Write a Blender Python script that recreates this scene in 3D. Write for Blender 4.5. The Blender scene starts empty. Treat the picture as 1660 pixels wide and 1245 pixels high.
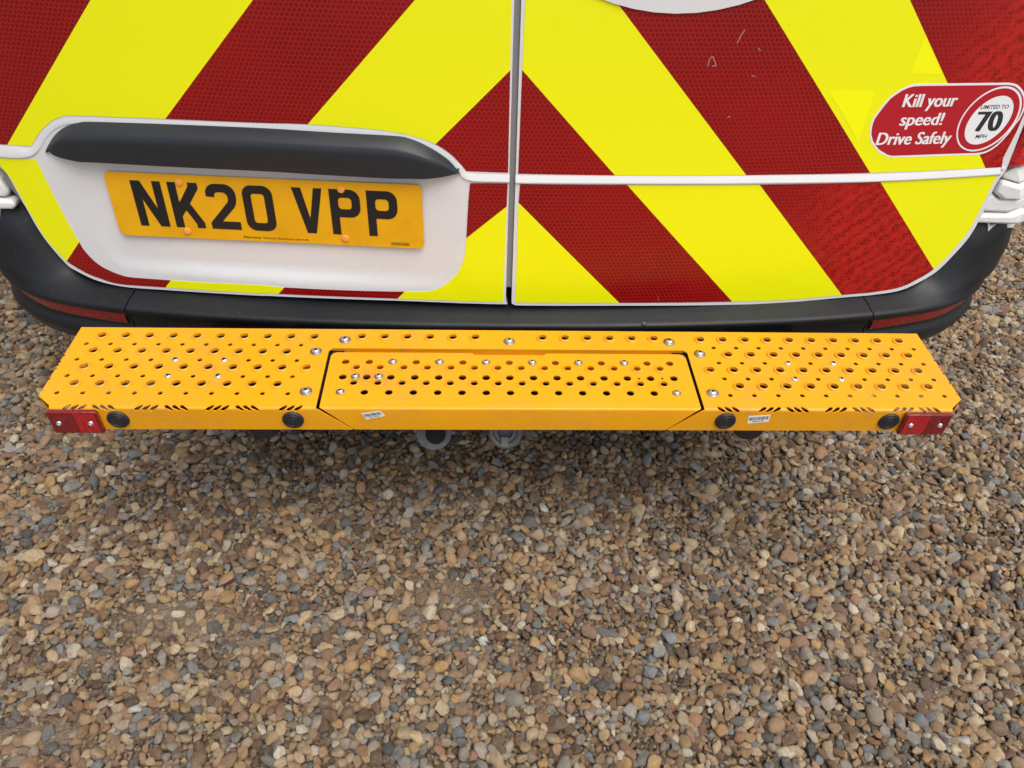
import bpy, bmesh, math, random
import numpy as np
from mathutils import Vector, Matrix
from mathutils.geometry import delaunay_2d_cdt
random.seed(7); rng = np.random.default_rng(11)
SC = bpy.context.scene; COL = SC.collection

# ---------------------------------------------------------------- camera, sky, sun, exposure
cam = bpy.data.objects.new('camera', bpy.data.cameras.new('camera')); COL.objects.link(cam)
cam.data.sensor_width = 36.0; cam.data.lens = 27.172
cam.data.clip_start = 0.02; cam.data.clip_end = 400.0
_r = Vector((0.9990221, -0.0295473, 0.0328903)); _u = Vector((-0.0047183, 0.6684039, 0.7437836)); _f = Vector((0.0439609, 0.7432114, -0.6676108))
m = Matrix((_r, _u, -_f)).transposed().to_4x4(); m.translation = Vector((-0.051958, -0.988988, 1.224972))
cam.matrix_world = m
SC.camera = cam
w = bpy.data.worlds.new('World'); SC.world = w; w.use_nodes = True
nt = w.node_tree; bg = nt.nodes['Background']
sky = nt.nodes.new('ShaderNodeTexSky'); sky.sky_type = 'NISHITA'; sky.sun_disc = False
SUN_EL, SUN_AZ = math.radians(66), math.radians(142)      # azimuth clockwise from +Y
sky.sun_elevation = SUN_EL; sky.sun_rotation = SUN_AZ
sky.air_density = 1.0; sky.dust_density = 4.0; sky.ozone_density = 1.0
# overcast: the blue of the clear sky is mostly lost in cloud
hsv = nt.nodes.new('ShaderNodeHueSaturation'); hsv.inputs['Saturation'].default_value = 0.5
nt.links.new(sky.outputs[0], hsv.inputs['Color']); nt.links.new(hsv.outputs[0], bg.inputs['Color'])
bg.inputs['Strength'].default_value = 0.15
sd = bpy.data.lights.new('sun', 'SUN'); sd.energy = 1.5; sd.angle = math.radians(45); sd.color = (1.0, 0.965, 0.91)
sun = bpy.data.objects.new('sun', sd); COL.objects.link(sun)
dirv = Vector((math.sin(SUN_AZ)*math.cos(SUN_EL), math.cos(SUN_AZ)*math.cos(SUN_EL), math.sin(SUN_EL)))
sun.rotation_euler = dirv.to_track_quat('Z', 'Y').to_euler()
SC.view_settings.view_transform = 'Standard'; SC.view_settings.look = 'None'
SC.view_settings.exposure = 0.25; SC.view_settings.gamma = 1.0; SC.view_settings.use_curve_mapping = False

H = 0.42            # height of the step's tread above the gravel
def yd(x, z, off=0.0):                      # the rear doors: bowed in plan, leaning forward
    q = x*x
    if -.79 < x < -.06 and .42 < z < .68:    # the number plate sits in a flat, dished pressing
        l = (x + .772) - (.632 - z)*.42; a, b = min(-.0760 - x, l)/.030, (z - .4385)/.030
        e = min(1.0, max(0.0, 1 - math.hypot(max(0.0, 1 - a), max(0.0, 1 - b)), 0.0), (.68 - z)/.03); e = e*e*(3-2*e); q += .65*e*max(0.0, .0064 + (-.08 - x)*.80 - x*x)
    return 0.15 + 0.11*q + 0.11*(z - 0.62) - off

# ---------------------------------------------------------------- materials
def srgb(r, g, b):
    f = lambda c: (c/255/12.92) if c/255 <= 0.04045 else ((c/255 + 0.055)/1.055)**2.4
    return (f(r), f(g), f(b), 1.0)
def mat(name, col, rough=0.5, metal=0.0, spec=0.5, coat=0.0):
    m = bpy.data.materials.new(name); m.use_nodes = True
    b = m.node_tree.nodes['Principled BSDF']
    b.inputs['Base Color'].default_value = (*col[:3], 1.0); b.inputs['Roughness'].default_value = rough
    b.inputs['Metallic'].default_value = metal; b.inputs['Specular IOR Level'].default_value = spec
    b.inputs['Coat Weight'].default_value = coat; b.inputs['Coat Roughness'].default_value = 0.08
    return m
class NG:
    def __init__(s, m): s.t = m.node_tree; s.b = s.t.nodes['Principled BSDF']; s.co = s.n('ShaderNodeTexCoord').outputs['Object']
    def n(s, k, **p):
        x = s.t.nodes.new(k)
        for a, v in p.items(): setattr(x, a, v)
        return x
    def l(s, a, b): s.t.links.new(a, b)
    def noise(s, scale, detail=4, rough=0.55, vec=None, mult=None):
        v = vec or s.co
        if mult:
            mp = s.n('ShaderNodeMapping'); mp.inputs['Scale'].default_value = mult; s.l(v, mp.inputs[0]); v = mp.outputs[0]
        x = s.n('ShaderNodeTexNoise'); x.inputs['Scale'].default_value = scale; x.inputs['Detail'].default_value = detail; x.inputs['Roughness'].default_value = rough
        s.l(v, x.inputs['Vector']); return x.outputs['Fac']
    def ramp(s, f, lo, hi, a=0.0, b=1.0):
        x = s.n('ShaderNodeMapRange'); x.clamp = True
        for i, v in enumerate((lo, hi, a, b)): x.inputs[i+1].default_value = v
        s.l(f, x.inputs[0]); return x.outputs[0]
    def mix(s, f, a, b, mode='MIX'):
        x = s.n('ShaderNodeMix', data_type='RGBA', blend_type=mode)
        for inp, v in ((x.inputs[0], f), (x.inputs[6], a), (x.inputs[7], b)):
            if hasattr(v, 'is_linked'): s.l(v, inp)
            else: inp.default_value = v
        return x.outputs[2]
    def math(s, op, a, b=0.0, c=0.0):
        x = s.n('ShaderNodeMath', operation=op)
        for i, v in enumerate((a, b, c)):
            if hasattr(v, 'is_linked'): s.l(v, x.inputs[i])
            else: x.inputs[i].default_value = v
        return x.outputs[0]
    def bump(s, h, strength=0.2, dist=0.001):
        x = s.n('ShaderNodeBump'); x.inputs['Strength'].default_value = strength; x.inputs['Distance'].default_value = dist
        s.l(h, x.inputs['Height']); s.l(x.outputs[0], s.b.inputs['Normal'])
M = {}
def paint(name, col, rough, dirt=(0.2, 0.17, 0.13), amount=0.25, coat=0.0, peel=0.15):
    m = mat(name, col, rough, coat=coat); g = NG(m)
    d = g.math('MULTIPLY', g.ramp(g.noise(9, 6, 0.65), 0.45, 0.75), g.ramp(g.noise(60, 4), 0.4, 0.65))
    speck = g.ramp(g.noise(420, 2, 0.6), 0.70, 0.74)
    f = g.math('MULTIPLY', g.math('MAXIMUM', d, g.math('MULTIPLY', speck, 0.8)), amount)
    c = g.mix(f, (*col[:3], 1), (*dirt, 1))
    if name == 'yellow_powdercoat':           # worn, rust-tinged spots
        for px_, py_, pr_ in ((-.232, -.077, .030), (-.200, -.080, .022), (.440, -.078, .010)):
            dd = g.n('ShaderNodeVectorMath', operation='DISTANCE'); g.l(g.co, dd.inputs[0]); dd.inputs[1].default_value = (px_, py_, .42)
            near = g.math('SUBTRACT', 1.0, g.ramp(dd.outputs['Value'], pr_*.2, pr_))
            c = g.mix(g.math('MULTIPLY', near, g.ramp(g.noise(150, 4, .7), .46, .58, 0, .75)), c, (0.50, 0.16, 0.06, 1))
        fade = g.ramp(g.noise(6, 4, .6), .45, .75); c = g.mix(g.math('MULTIPLY', fade, .22), c, (.82, .43, .03, 1))
    g.l(c, g.b.inputs['Base Color'])
    g.l(g.math('ADD', g.math('MULTIPLY', d, 0.25), rough), g.b.inputs['Roughness'])
    g.bump(g.noise(260, 3), peel, 0.0006)
    M[name] = m; return m
paint('white_paint', (0.71, 0.715, 0.72), 0.22, amount=0.10, coat=0.6, peel=0.04)
paint('yellow_powdercoat', (0.82, 0.355, 0.003), 0.40, dirt=(0.36, 0.19, 0.08), amount=0.42, peel=0.35)
paint('hinge_white', (0.74, 0.75, 0.72), 0.35, amount=0.3, peel=0.1)
M['black_metal'] = mat('black_metal', (0.008, 0.008, 0.008), 0.6, spec=0.2)
M['handle_plastic'] = mat('handle_plastic', (0.020, 0.023, 0.028), 0.42, spec=0.4)
M['black_rubber'] = mat('black_rubber', (0.018, 0.019, 0.021), 0.5)
M['grey_seal'] = mat('grey_seal', (0.20, 0.20, 0.205), 0.6)
M['plate_black'] = mat('plate_black', (0.010, 0.010, 0.011), 0.35)
M['amber_cap'] = mat('amber_cap', srgb(238, 160, 70), 0.4)
M['steel_washer'] = mat('steel_washer', (0.33, 0.33, 0.34), 0.42, 1.0)
M['bright_steel'] = mat('bright_steel', (0.85, 0.86, 0.88), 0.22, 1.0)
M['dark_recess'] = mat('dark_recess', (0.06, 0.06, 0.06), 0.5, 0.6)
M['print_black'] = mat('print_black', (0.02, 0.02, 0.024), 0.45)
M['print_white'] = mat('print_white', (0.82, 0.82, 0.83), 0.35)
M['label_white'] = mat('label_white', (0.78, 0.78, 0.77), 0.5)
M['decal_red'] = mat('decal_red', srgb(176, 20, 36), 0.28, coat=0.3)
def yellow_film(name, col):
    m = mat(name, col, 0.30, spec=0.4, coat=0.1); g = NG(m)
    streak = g.ramp(g.noise(30, 5, 0.7, mult=(1.0, 1.0, 0.25)), 0.5, 0.8)
    fine = g.ramp(g.noise(14, 8, 0.75), 0.60, 0.74)
    weave = g.noise(700, 1)
    nick = g.math('MULTIPLY', g.ramp(g.noise(240, 3, 0.7), 0.66, 0.72), g.ramp(g.noise(7, 3), 0.50, 0.62))
    f = g.math('MULTIPLY', g.math('MULTIPLY', streak, fine), 0.22)
    f = g.math('MAXIMUM', f, g.math('MULTIPLY', nick, 0.45))
    c = g.mix(f, (*col, 1), (0.30, 0.27, 0.10, 1))
    c = g.mix(g.math('MULTIPLY', g.ramp(weave, 0.3, 0.7), 0.06), c, (col[0]*.7, col[1]*.62, 0.02, 1))
    c = g.mix(g.math('MULTIPLY', g.ramp(g.noise(2.2, 3), 00.35, 0.65), 0.10), c, (col[0]*.97, col[1]*.86, 0.002, 1))
    g.l(c, g.b.inputs['Base Color']); g.bump(g.noise(500, 2), 0.05, 0.0004)
    M[name] = m
yellow_film('yellow_film', (0.87, 0.885, 0.002)); yellow_film('fresh_yellow_film', (0.94, 0.96, 0.0))
def hexes(g, pitch):                        # 1 on the thin lines of a hexagon net in the x/z plane, 0 inside the cells
    sx, sz = pitch, pitch*math.sqrt(3)
    sep = g.n('ShaderNodeSeparateXYZ'); g.l(g.co, sep.inputs[0]); X, Z = sep.outputs[0], sep.outputs[2]
    def cell(ox, oz):
        a = g.math('ABSOLUTE', g.math('SUBTRACT', g.math('FLOORED_MODULO', g.math('ADD', X, ox), sx), sx/2))
        b = g.math('ABSOLUTE', g.math('SUBTRACT', g.math('FLOORED_MODULO', g.math('ADD', Z, oz), sz), sz/2))
        return g.math('MAXIMUM', a, g.math('ADD', g.math('MULTIPLY', a, 0.5), g.math('MULTIPLY', b, 0.8660254)))
    d = g.math('MINIMUM', cell(0, 0), cell(sx/2, sz/2))
    return g.ramp(d, pitch*0.39, pitch*0.45)
def red_film(name, lively):
    m = mat(name, (0.2, 0.01, 0.01), 0.30, spec=0.35, coat=0.10); g = NG(m)
    hx = hexes(g, 0.0074)
    dark, line = srgb(118, 4, 5), srgb(170, 36, 32)
    patch = g.ramp(g.noise(5, 3), 0.35, 0.7)
    base = g.mix(patch, dark, srgb(136, 8, 8))
    if lively:                              # glint of the prismatic film, painted in as rows of brighter flakes
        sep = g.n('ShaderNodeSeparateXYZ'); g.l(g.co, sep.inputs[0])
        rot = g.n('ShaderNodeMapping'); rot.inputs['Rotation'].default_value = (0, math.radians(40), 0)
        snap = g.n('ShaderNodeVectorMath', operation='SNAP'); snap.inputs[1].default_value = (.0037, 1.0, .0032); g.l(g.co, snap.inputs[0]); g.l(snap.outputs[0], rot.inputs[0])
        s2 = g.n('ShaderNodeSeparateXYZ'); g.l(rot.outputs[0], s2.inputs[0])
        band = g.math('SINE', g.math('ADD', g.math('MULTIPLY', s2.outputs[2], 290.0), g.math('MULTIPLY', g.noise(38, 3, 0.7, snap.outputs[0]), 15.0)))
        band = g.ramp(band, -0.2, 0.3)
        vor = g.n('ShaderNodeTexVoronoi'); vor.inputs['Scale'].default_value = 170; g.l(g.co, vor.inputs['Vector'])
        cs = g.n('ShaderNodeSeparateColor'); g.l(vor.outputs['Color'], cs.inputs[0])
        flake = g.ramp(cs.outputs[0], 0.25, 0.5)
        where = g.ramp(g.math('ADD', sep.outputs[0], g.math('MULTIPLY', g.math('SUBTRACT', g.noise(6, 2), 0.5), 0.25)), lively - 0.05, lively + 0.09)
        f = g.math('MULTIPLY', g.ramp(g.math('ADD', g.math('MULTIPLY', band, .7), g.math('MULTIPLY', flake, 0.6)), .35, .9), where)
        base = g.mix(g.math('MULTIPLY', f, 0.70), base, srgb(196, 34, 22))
    c = g.mix(g.math('MULTIPLY', hx, 0.85), base, line)
    scr = g.math('MULTIPLY', g.ramp(g.noise(55, 1, mult=(1, 1, 0.12)), 0.79, 0.80), g.ramp(g.noise(8, 2), 0.5, 0.6))
    c = g.mix(g.math('MULTIPLY', scr, 0.5), c, (0.55, 0.4, 0.4, 1))
    g.l(c, g.b.inputs['Base Color']); M[name] = m
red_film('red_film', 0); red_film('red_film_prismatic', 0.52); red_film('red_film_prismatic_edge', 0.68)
def plastic():
    m = mat('bumper_plastic', (0.03, 0.03, 0.03), 0.42, spec=0.34); g = NG(m)
    c = g.mix(g.ramp(g.noise(4, 5, 0.7), 0.3, 0.75), (0.0075, 0.0085, 0.0105, 1), (0.016, 0.0175, 0.020, 1))
    dust = g.math('MULTIPLY', g.ramp(g.noise(130, 5, 0.8), 0.58, 0.75), g.ramp(g.noise(5, 3), 0.4, 0.7))
    c = g.mix(g.math('MULTIPLY', dust, 0.45), c, (0.20, 0.19, 0.17, 1))
    sc1 = g.math('MULTIPLY', g.ramp(g.noise(18, 2, mult=(0.15, 1, 1)), 0.735, 0.745), g.ramp(g.noise(6, 2), 0.48, 0.6))
    c = g.mix(g.math('MULTIPLY', sc1, 0.5), c, (0.3, 0.3, 0.3, 1))
    g.l(c, g.b.inputs['Base Color'])
    g.l(g.ramp(g.noise(7, 5), 0.3, 0.7, 0.36, 0.52), g.b.inputs['Roughness'])
    g.bump(g.noise(900, 2), 0.25, 0.0004); M['bumper_plastic'] = m
plastic()
def plate_yellow():
    m = mat('plate_yellow', srgb(222, 160, 8), 0.32, coat=0.3); g = NG(m)
    g.l(g.mix(g.ramp(g.noise(18, 4), 0.4, 0.7), srgb(230, 172, 6), srgb(220, 160, 4)), g.b.inputs['Base Color']); M['plate_yellow'] = m
plate_yellow()
def lens(name, a, b, cellsize):
    m = mat(name, a, 0.18, coat=0.6); g = NG(m)
    v = g.n('ShaderNodeTexVoronoi'); v.inputs['Scale'].default_value = cellsize; v.inputs['Randomness'].default_value = 0.35; g.l(g.co, v.inputs['Vector'])
    cs = g.n('ShaderNodeSeparateColor'); g.l(v.outputs['Color'], cs.inputs[0])
    g.l(g.mix(cs.outputs[0], (*a[:3], 1), (*b[:3], 1)), g.b.inputs['Base Color']); g.bump(v.outputs['Distance'], 0.4, 0.002); M[name] = m
lens('reflector_lens', srgb(150, 8, 22), srgb(196, 22, 40), 420)
lens('reflector_lens_dark', srgb(92, 6, 14), srgb(140, 14, 28), 420)
lens('bumper_reflector', srgb(96, 6, 10), srgb(146, 14, 20), 300)
lens('tail_lens', srgb(150, 6, 14), srgb(220, 20, 30), 160)
def cast():
    m = mat('grey_casting', (0.22, 0.23, 0.24), 0.5, 0.35); g = NG(m)
    g.l(g.mix(g.ramp(g.noise(60, 6, 0.7), 0.35, 0.7), (0.07, 0.072, 0.075, 1), (0.16, 0.163, 0.168, 1)), g.b.inputs['Base Color'])
    g.bump(g.noise(300, 4), 0.4, 0.001); M['grey_casting'] = m
    m = mat('grey_plastic', (0.24, 0.26, 0.26), 0.5); g = NG(m)
    g.l(g.mix(g.ramp(g.noise(90, 6, 0.75), 0.5, 0.62), (0.13, 0.14, 0.145, 1), (0.20, 0.15, 0.09, 1)), g.b.inputs['Base Color']); M['grey_plastic'] = m
cast()

# ---------------------------------------------------------------- mesh helpers
def add_obj(name, me, material, parent=None, label=None):
    o = bpy.data.objects.new(name, me); COL.objects.link(o)
    if material and not me.materials:
        for x in (material if isinstance(material, (list, tuple)) else [material]): me.materials.append(M[x])
    if parent: o.parent = parent
    if label: o['label'] = label
    return o
def finish(bm, name, sharp=30):
    bmesh.ops.remove_doubles(bm, verts=bm.verts, dist=1e-6)
    me = bpy.data.meshes.new(name); bm.to_mesh(me); bm.free()
    me.polygons.foreach_set('use_smooth', [True]*len(me.polygons))
    me.set_sharp_from_angle(angle=math.radians(sharp)); return me
def flat(outline, holes=()):                # a flat polygon with holes in the (u,v) plane
    vs, faces = [], []
    for lp in [outline, *holes]:
        k = len(vs); vs += [Vector((p[0], p[1])) for p in lp]; faces.append(list(range(k, len(vs))))
    edges = [(f[i-1], f[i]) for f in faces for i in range(len(f))]
    V, E, F, *_ = delaunay_2d_cdt(vs, edges, [], 0, 1e-7)
    loops = [np.array([(vs[i].x, vs[i].y) for i in f]) for f in faces]
    cen = np.array([[sum(V[i][0] for i in f)/3, sum(V[i][1] for i in f)/3] for f in F if len(f) == 3])
    inside = np.zeros(len(cen), bool)         # even-odd rule over all loops
    for lp in loops:
        a, b = lp, np.roll(lp, -1, 0)
        for (ax, ay), (bx, by) in zip(a, b):
            if ay == by: continue
            hit = ((ay > cen[:, 1]) != (by > cen[:, 1])) & (cen[:, 0] < (bx-ax)*(cen[:, 1]-ay)/(by-ay) + ax)
            inside ^= hit
    F = [f for f in F if len(f) == 3]
    bm = bmesh.new(); bv = [bm.verts.new((v[0], v[1], 0)) for v in V]
    for f, k in zip(F, inside):
        if k: bm.faces.new([bv[i] for i in f])
    bmesh.ops.delete(bm, geom=[v for v in bm.verts if not v.link_faces], context='VERTS')
    return bm
def cut(bm, axis, vals):
    for v in vals:
        co = [0, 0, 0]; no = [0, 0, 0]; co[axis] = v; no[axis] = 1
        bmesh.ops.bisect_plane(bm, geom=bm.verts[:] + bm.edges[:] + bm.faces[:], plane_co=co, plane_no=no)
def clip(bm, p, n):                         # keep the side where (x-p).n > 0
    bmesh.ops.bisect_plane(bm, geom=bm.verts[:] + bm.edges[:] + bm.faces[:], plane_co=(p[0], p[1], 0), plane_no=(-n[0], -n[1], 0), clear_outer=True)
def thicken(bm, fn, t):                     # verts hold (u,v,0); fn(u,v,d) gives the point at depth d; makes a closed slab of thickness t
    uv = {v: (v.co.x, v.co.y) for v in bm.verts}
    top = list(bm.faces); bound = [e for e in bm.edges if len(e.link_faces) == 1]
    back = {v: bm.verts.new(fn(*uv[v], t)) for v in uv}
    for f in top:
        try: bm.faces.new([back[v] for v in reversed(f.verts)])
        except ValueError: pass
    for e in bound:
        l = e.link_loops[0]; a, b = l.vert, l.link_loop_next.vert
        bm.faces.new([b, a, back[a], back[b]])
    for v in uv: v.co = fn(*uv[v], 0)
    bmesh.ops.recalc_face_normals(bm, faces=bm.faces)
def inset(poly, d):
    A = sum(poly[i][0]*poly[(i+1) % len(poly)][1] - poly[(i+1) % len(poly)][0]*poly[i][1] for i in range(len(poly)))
    s = 1 if A > 0 else -1; out = []; n = len(poly)
    for i in range(n):
        a, b, c = Vector(poly[i-1]), Vector(poly[i]), Vector(poly[(i+1) % n])
        e1 = (b-a).normalized(); e2 = (c-b).normalized(); nn = Vector((-(e1+e2).y, (e1+e2).x))
        if nn.length < 1e-6: nn = Vector((-e1.y, e1.x))
        nn.normalize(); out.append(tuple(b + nn*s*d))
    return out
def circle(x, y, r, n=20, ry=None, a0=0.0):
    return [(x + r*math.cos(a0 + 2*math.pi*i/n), y + (ry or r)*math.sin(a0 + 2*math.pi*i/n)) for i in range(n)]
def door_piece(name, outline, off, t, material, parent, holes=(), lines=(), label=None, step=0.035, bevel=0, zcuts=()):
    """a curved slab lying on the rear doors; outline in (x,z); lines = half planes it is clipped by"""
    bm = flat(outline, holes)
    for p, n in lines: clip(bm, p, n)
    if not bm.faces: bm.free(); return None
    xs = [v.co.x for v in bm.verts]; cut(bm, 0, np.arange(math.floor(min(xs)/step)*step + step, max(xs) - 1e-4, step))
    cut(bm, 1, zcuts)
    thicken(bm, lambda x, z, d: (x, yd(x, z, off - d), z), t)
    o = add_obj(name, finish(bm, name), material, parent, label)
    if bevel:
        b = o.modifiers.new('bevel', 'BEVEL'); b.width = bevel; b.segments = 3; b.limit_method = 'ANGLE'; b.angle_limit = math.radians(50)
    return o
def lathe(prof, n=24, M4=None, bm=None):
    own = bm is None; bm = bm or bmesh.new(); rings = []
    for r, z in prof:
        if r < 1e-6: rings.append([bm.verts.new((0, 0, z))])
        else: rings.append([bm.verts.new((r*math.cos(2*math.pi*i/n), r*math.sin(2*math.pi*i/n), z)) for i in range(n)])
    for a, b in zip(rings, rings[1:]):
        for i in range(n):
            j = (i+1) % n
            f = [a[i % len(a)], a[j % len(a)], b[j % len(b)], b[i % len(b)]]
            f2 = [];  [f2.append(v) for v in f if v not in f2]
            if len(f2) > 2:
                try: bm.faces.new(f2)
                except ValueError: pass
    if M4:
        vs = [v for r in rings for v in r]; bmesh.ops.transform(bm, matrix=M4, verts=vs)
    return bm
def box(bm, lo, hi, M4=None):
    r = bmesh.ops.create_cube(bm, size=1.0, matrix=Matrix.Translation([(a+b)/2 for a, b in zip(lo, hi)]) @ Matrix.Diagonal([*[b-a for a, b in zip(lo, hi)], 1]))
    if M4: bmesh.ops.transform(bm, matrix=M4, verts=r['verts'])
    return r['verts']
def loft(rows, closed=False):               # rows of equal length -> quads
    bm = bmesh.new(); R = [[bm.verts.new(p) for p in row] for row in rows]
    for a, b in zip(R, R[1:]):
        n = len(a)
        for i in range(n if closed else n-1):
            j = (i+1) % n
            try: bm.faces.new([a[i], a[j], b[j], b[i]])
            except ValueError: pass
    return bm
def smooth_curve(pts, n):                   # Catmull-Rom through points of any dimension
    P = [np.array(p, float) for p in pts]; P = [2*P[0]-P[1]] + P + [2*P[-1]-P[-2]]; out = []
    seg = len(P) - 3
    for k in range(n):
        t = k/(n-1)*seg; i = min(int(t), seg-1); t -= i
        a, b, c, d = P[i:i+4]
        out.append(0.5*((2*b) + (c-a)*t + (2*a-5*b+4*c-d)*t*t + (-a+3*b-3*c+d)*t**3))
    return out
def arc_pts(cx, cy, r, a0, a1, n=7):
    return [(cx + r*math.cos(math.radians(a0+(a1-a0)*i/(n-1))), cy + r*math.sin(math.radians(a0+(a1-a0)*i/(n-1)))) for i in range(n)]
def rrect(x0, y0, x1, y1, r, n=6):
    return arc_pts(x1-r, y1-r, r, 0, 90, n) + arc_pts(x0+r, y1-r, r, 90, 180, n) + arc_pts(x0+r, y0+r, r, 180, 270, n) + arc_pts(x1-r, y0+r, r, 270, 360, n)
_cap = {}
def text_tris(s, bold=0.0, spacing=1.0):    # unit text: x 0..1 across its width, y 0 baseline .. 1 cap height
    def mesh_of(t):
        c = bpy.data.curves.new('t', 'FONT'); c.body = t; c.fill_mode = 'FRONT'; c.offset = bold; c.resolution_u = 4; c.space_character = spacing
        o = bpy.data.objects.new('t', c); COL.objects.link(o); bpy.context.view_layer.update()
        me = bpy.data.meshes.new_from_object(o); V = [v.co.copy() for v in me.vertices]; F = [list(p.vertices) for p in me.polygons]
        bpy.data.objects.remove(o); bpy.data.curves.remove(c); bpy.data.meshes.remove(me); return V, F
    if bold not in _cap: _cap[bold] = max(v.y for v in mesh_of('H')[0])
    V, F = mesh_of(s); x0, x1 = min(v.x for v in V), max(v.x for v in V)
    return [((v.x-x0)/(x1-x0), v.y/_cap[bold]) for v in V], F
def put_text(bm, s, BL, BR, TL, fn, bold=0.0, spacing=1.0, steps=()):
    for i, sx in enumerate(steps):            # heavier strokes: the word again, moved by a fraction of a stroke, a hair prouder
        put_text(bm, s, (BL[0]+sx, BL[1]), (BR[0]+sx, BR[1]), (TL[0]+sx, TL[1]), lambda x, z, k=i+1: (fn(x, z)[0], fn(x, z)[1]-.00002*k, fn(x, z)[2]), bold, spacing)
    V, F = text_tris(s, bold, spacing)
    pts = []
    for a, b in V:
        x = BL[0] + (BR[0]-BL[0])*a + (TL[0]-BL[0])*b; z = BL[1] + (BR[1]-BL[1])*a + (TL[1]-BL[1])*b
        pts.append(bm.verts.new(fn(x, z)))
    for f in F:
        try: bm.faces.new([pts[i] for i in f])
        except ValueError: pass

# ---------------------------------------------------------------- the van
van = bpy.data.objects.new('van', None); COL.objects.link(van); van.location = (0, 0, 0)
van['label'] = 'white van with red and yellow chevron doors and a yellow perforated rear step'
van['category'] = 'van'
def P(name, me, material, label=None, parent=None): return add_obj(name, me, material, parent or van, label)

def sm(pts, n): return [tuple(map(float, q)) for q in smooth_curve(pts, n)]
# doors -----------------------------------------------------------
LD = sm([(-0.0004,0.4131),(-0.0087,0.4128),(-0.0689,0.4135),(-0.1986,0.4152),(-0.4076,0.4123),(-0.4408,0.4113),(-0.5297,0.4095),(-0.6112,0.4078),(-0.6854,0.4064),(-0.7332,0.4131),(-0.7658,0.4271),(-0.7854,0.4427),(-0.8105,0.4909),(-0.8240,0.5448),(-0.8346,0.5939),(-0.8414,0.6178)], 110) + [(-.853,.66),(-.862,.71),(-.873,1.2),(-.868,1.9),(-.80,2.42),(-.004,2.42),(-.0035,1.0),(-.0035,.42)]
RD = [(0.0133,0.4110),(0.0244,0.4105)] + sm([(0.0629,0.4104),(0.1999,0.4091),(0.4111,0.4036),(0.4976,0.4022),(0.6252,0.4046),(0.6865,0.4052),(0.7388,0.4093),(0.7740,0.4236),(0.8045,0.4445),(0.8275,0.4776),(0.8448,0.5116),(0.8524,0.5564),(0.8545,0.6047),(0.8639,0.6327)], 110) + [(.862,.71),(.873,1.2),(.868,1.9),(.80,2.42),(.0065,2.42),(.0065,1.0)] + [(0.0068,0.4231),(0.0071,0.4144)]
ldoor = door_piece('door', LD, 0.0, 0.022, 'white_paint', van, label='left rear door with the number plate and long black handle bar', step=0.0145, zcuts=np.arange(.42, .70, .0075))
rdoor = door_piece('door', RD, 0.0, 0.022, 'white_paint', van, label='right rear door with the round white emblem and speed decal', bevel=0.0025, step=0.02)
bm = loft([[(x, yd(0, z, -0.004), z) for x in (-.0034, -.001, .003, .0064)] for z in np.linspace(.445, 2.4, 12)])
P('door_seal', finish(bm, 'door_seal'), 'grey_seal')
bm = loft([[(x, yd(x, z, -0.024), z) for x in np.linspace(-.86, .86, 24)] for z in np.linspace(.43, 2.4, 4)])
bmesh.ops.solidify(bm, geom=bm.faces, thickness=-0.004)
P('door_aperture', finish(bm, 'door_aperture'), 'black_rubber')

SL = 0.955                                   # run of the chevrons: x per z
LUP = [(-0.0056,0.6523)] + sm([(-0.0721,0.6534),(-0.0827,0.6660),(-0.0974,0.6806),(-0.1223,0.6961),(-0.1576,0.7070),(-0.1864,0.7118),(-0.2255,0.7153),(-0.3186,0.7180),(-0.3909,0.7164),(-0.5399,0.7132),(-0.6839,0.7075),(-0.7089,0.7031),(-0.7253,0.6960),(-0.7491,0.6785),(-0.7673,0.6602),(-0.7733,0.6519)], 120) + [(-0.8150,0.6501),(-0.8291,0.6493)] + [(-.846,.667),(-.852,.71),(-.862,1.2),(-.860,1.6),(-.0155,1.6)] + [(-0.0074,0.9008),(-0.0065,0.8088)]
LLO = [(-0.0058,0.6345)] + sm([(-0.0662,0.6338),(-0.0677,0.6183),(-0.0695,0.5941),(-0.0726,0.5397),(-0.0756,0.5082),(-0.0831,0.4823),(-0.0900,0.4703),(-0.0982,0.4606),(-0.1096,0.4501),(-0.1194,0.4434),(-0.1314,0.4382),(-0.1434,0.4353),(-0.1823,0.4338),(-0.2786,0.4320),(-0.3942,0.4312),(-0.4371,0.4327),(-0.5254,0.4303),(-0.5967,0.4287),(-0.6427,0.4278),(-0.6792,0.4283),(-0.7090,0.4385),(-0.7256,0.4499),(-0.7391,0.4686),(-0.7456,0.4874),(-0.7609,0.5519),(-0.7738,0.6243),(-0.7749,0.6293)], 130) + [(-0.8381,0.6256)] + sm([(-0.8434,0.6116),(-0.8321,0.5913),(-0.8212,0.5428),(-0.8073,0.4901),(-0.7950,0.4670),(-0.7805,0.4466),(-0.7604,0.4324),(-0.7456,0.4246),(-0.7279,0.4187),(-0.7089,0.4134),(-0.6838,0.4112),(-0.6097,0.4133),(-0.5285,0.4147),(-0.4398,0.4164),(-0.4067,0.4175),(-0.1983,0.4197),(-0.0110,0.4171)], 110) + [(-0.0082,0.4202)]
RUP = [(0.0106,0.6510),(0.4383,0.6467),(0.6020,0.6434),(0.8217,0.6393),(0.8522,0.6388)] + [(.8475,.655),(.853,.70),(.865,1.2),(.863,1.6),(.0185,1.6)] + [(0.0120,0.9013),(0.0112,0.8078)]
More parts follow.
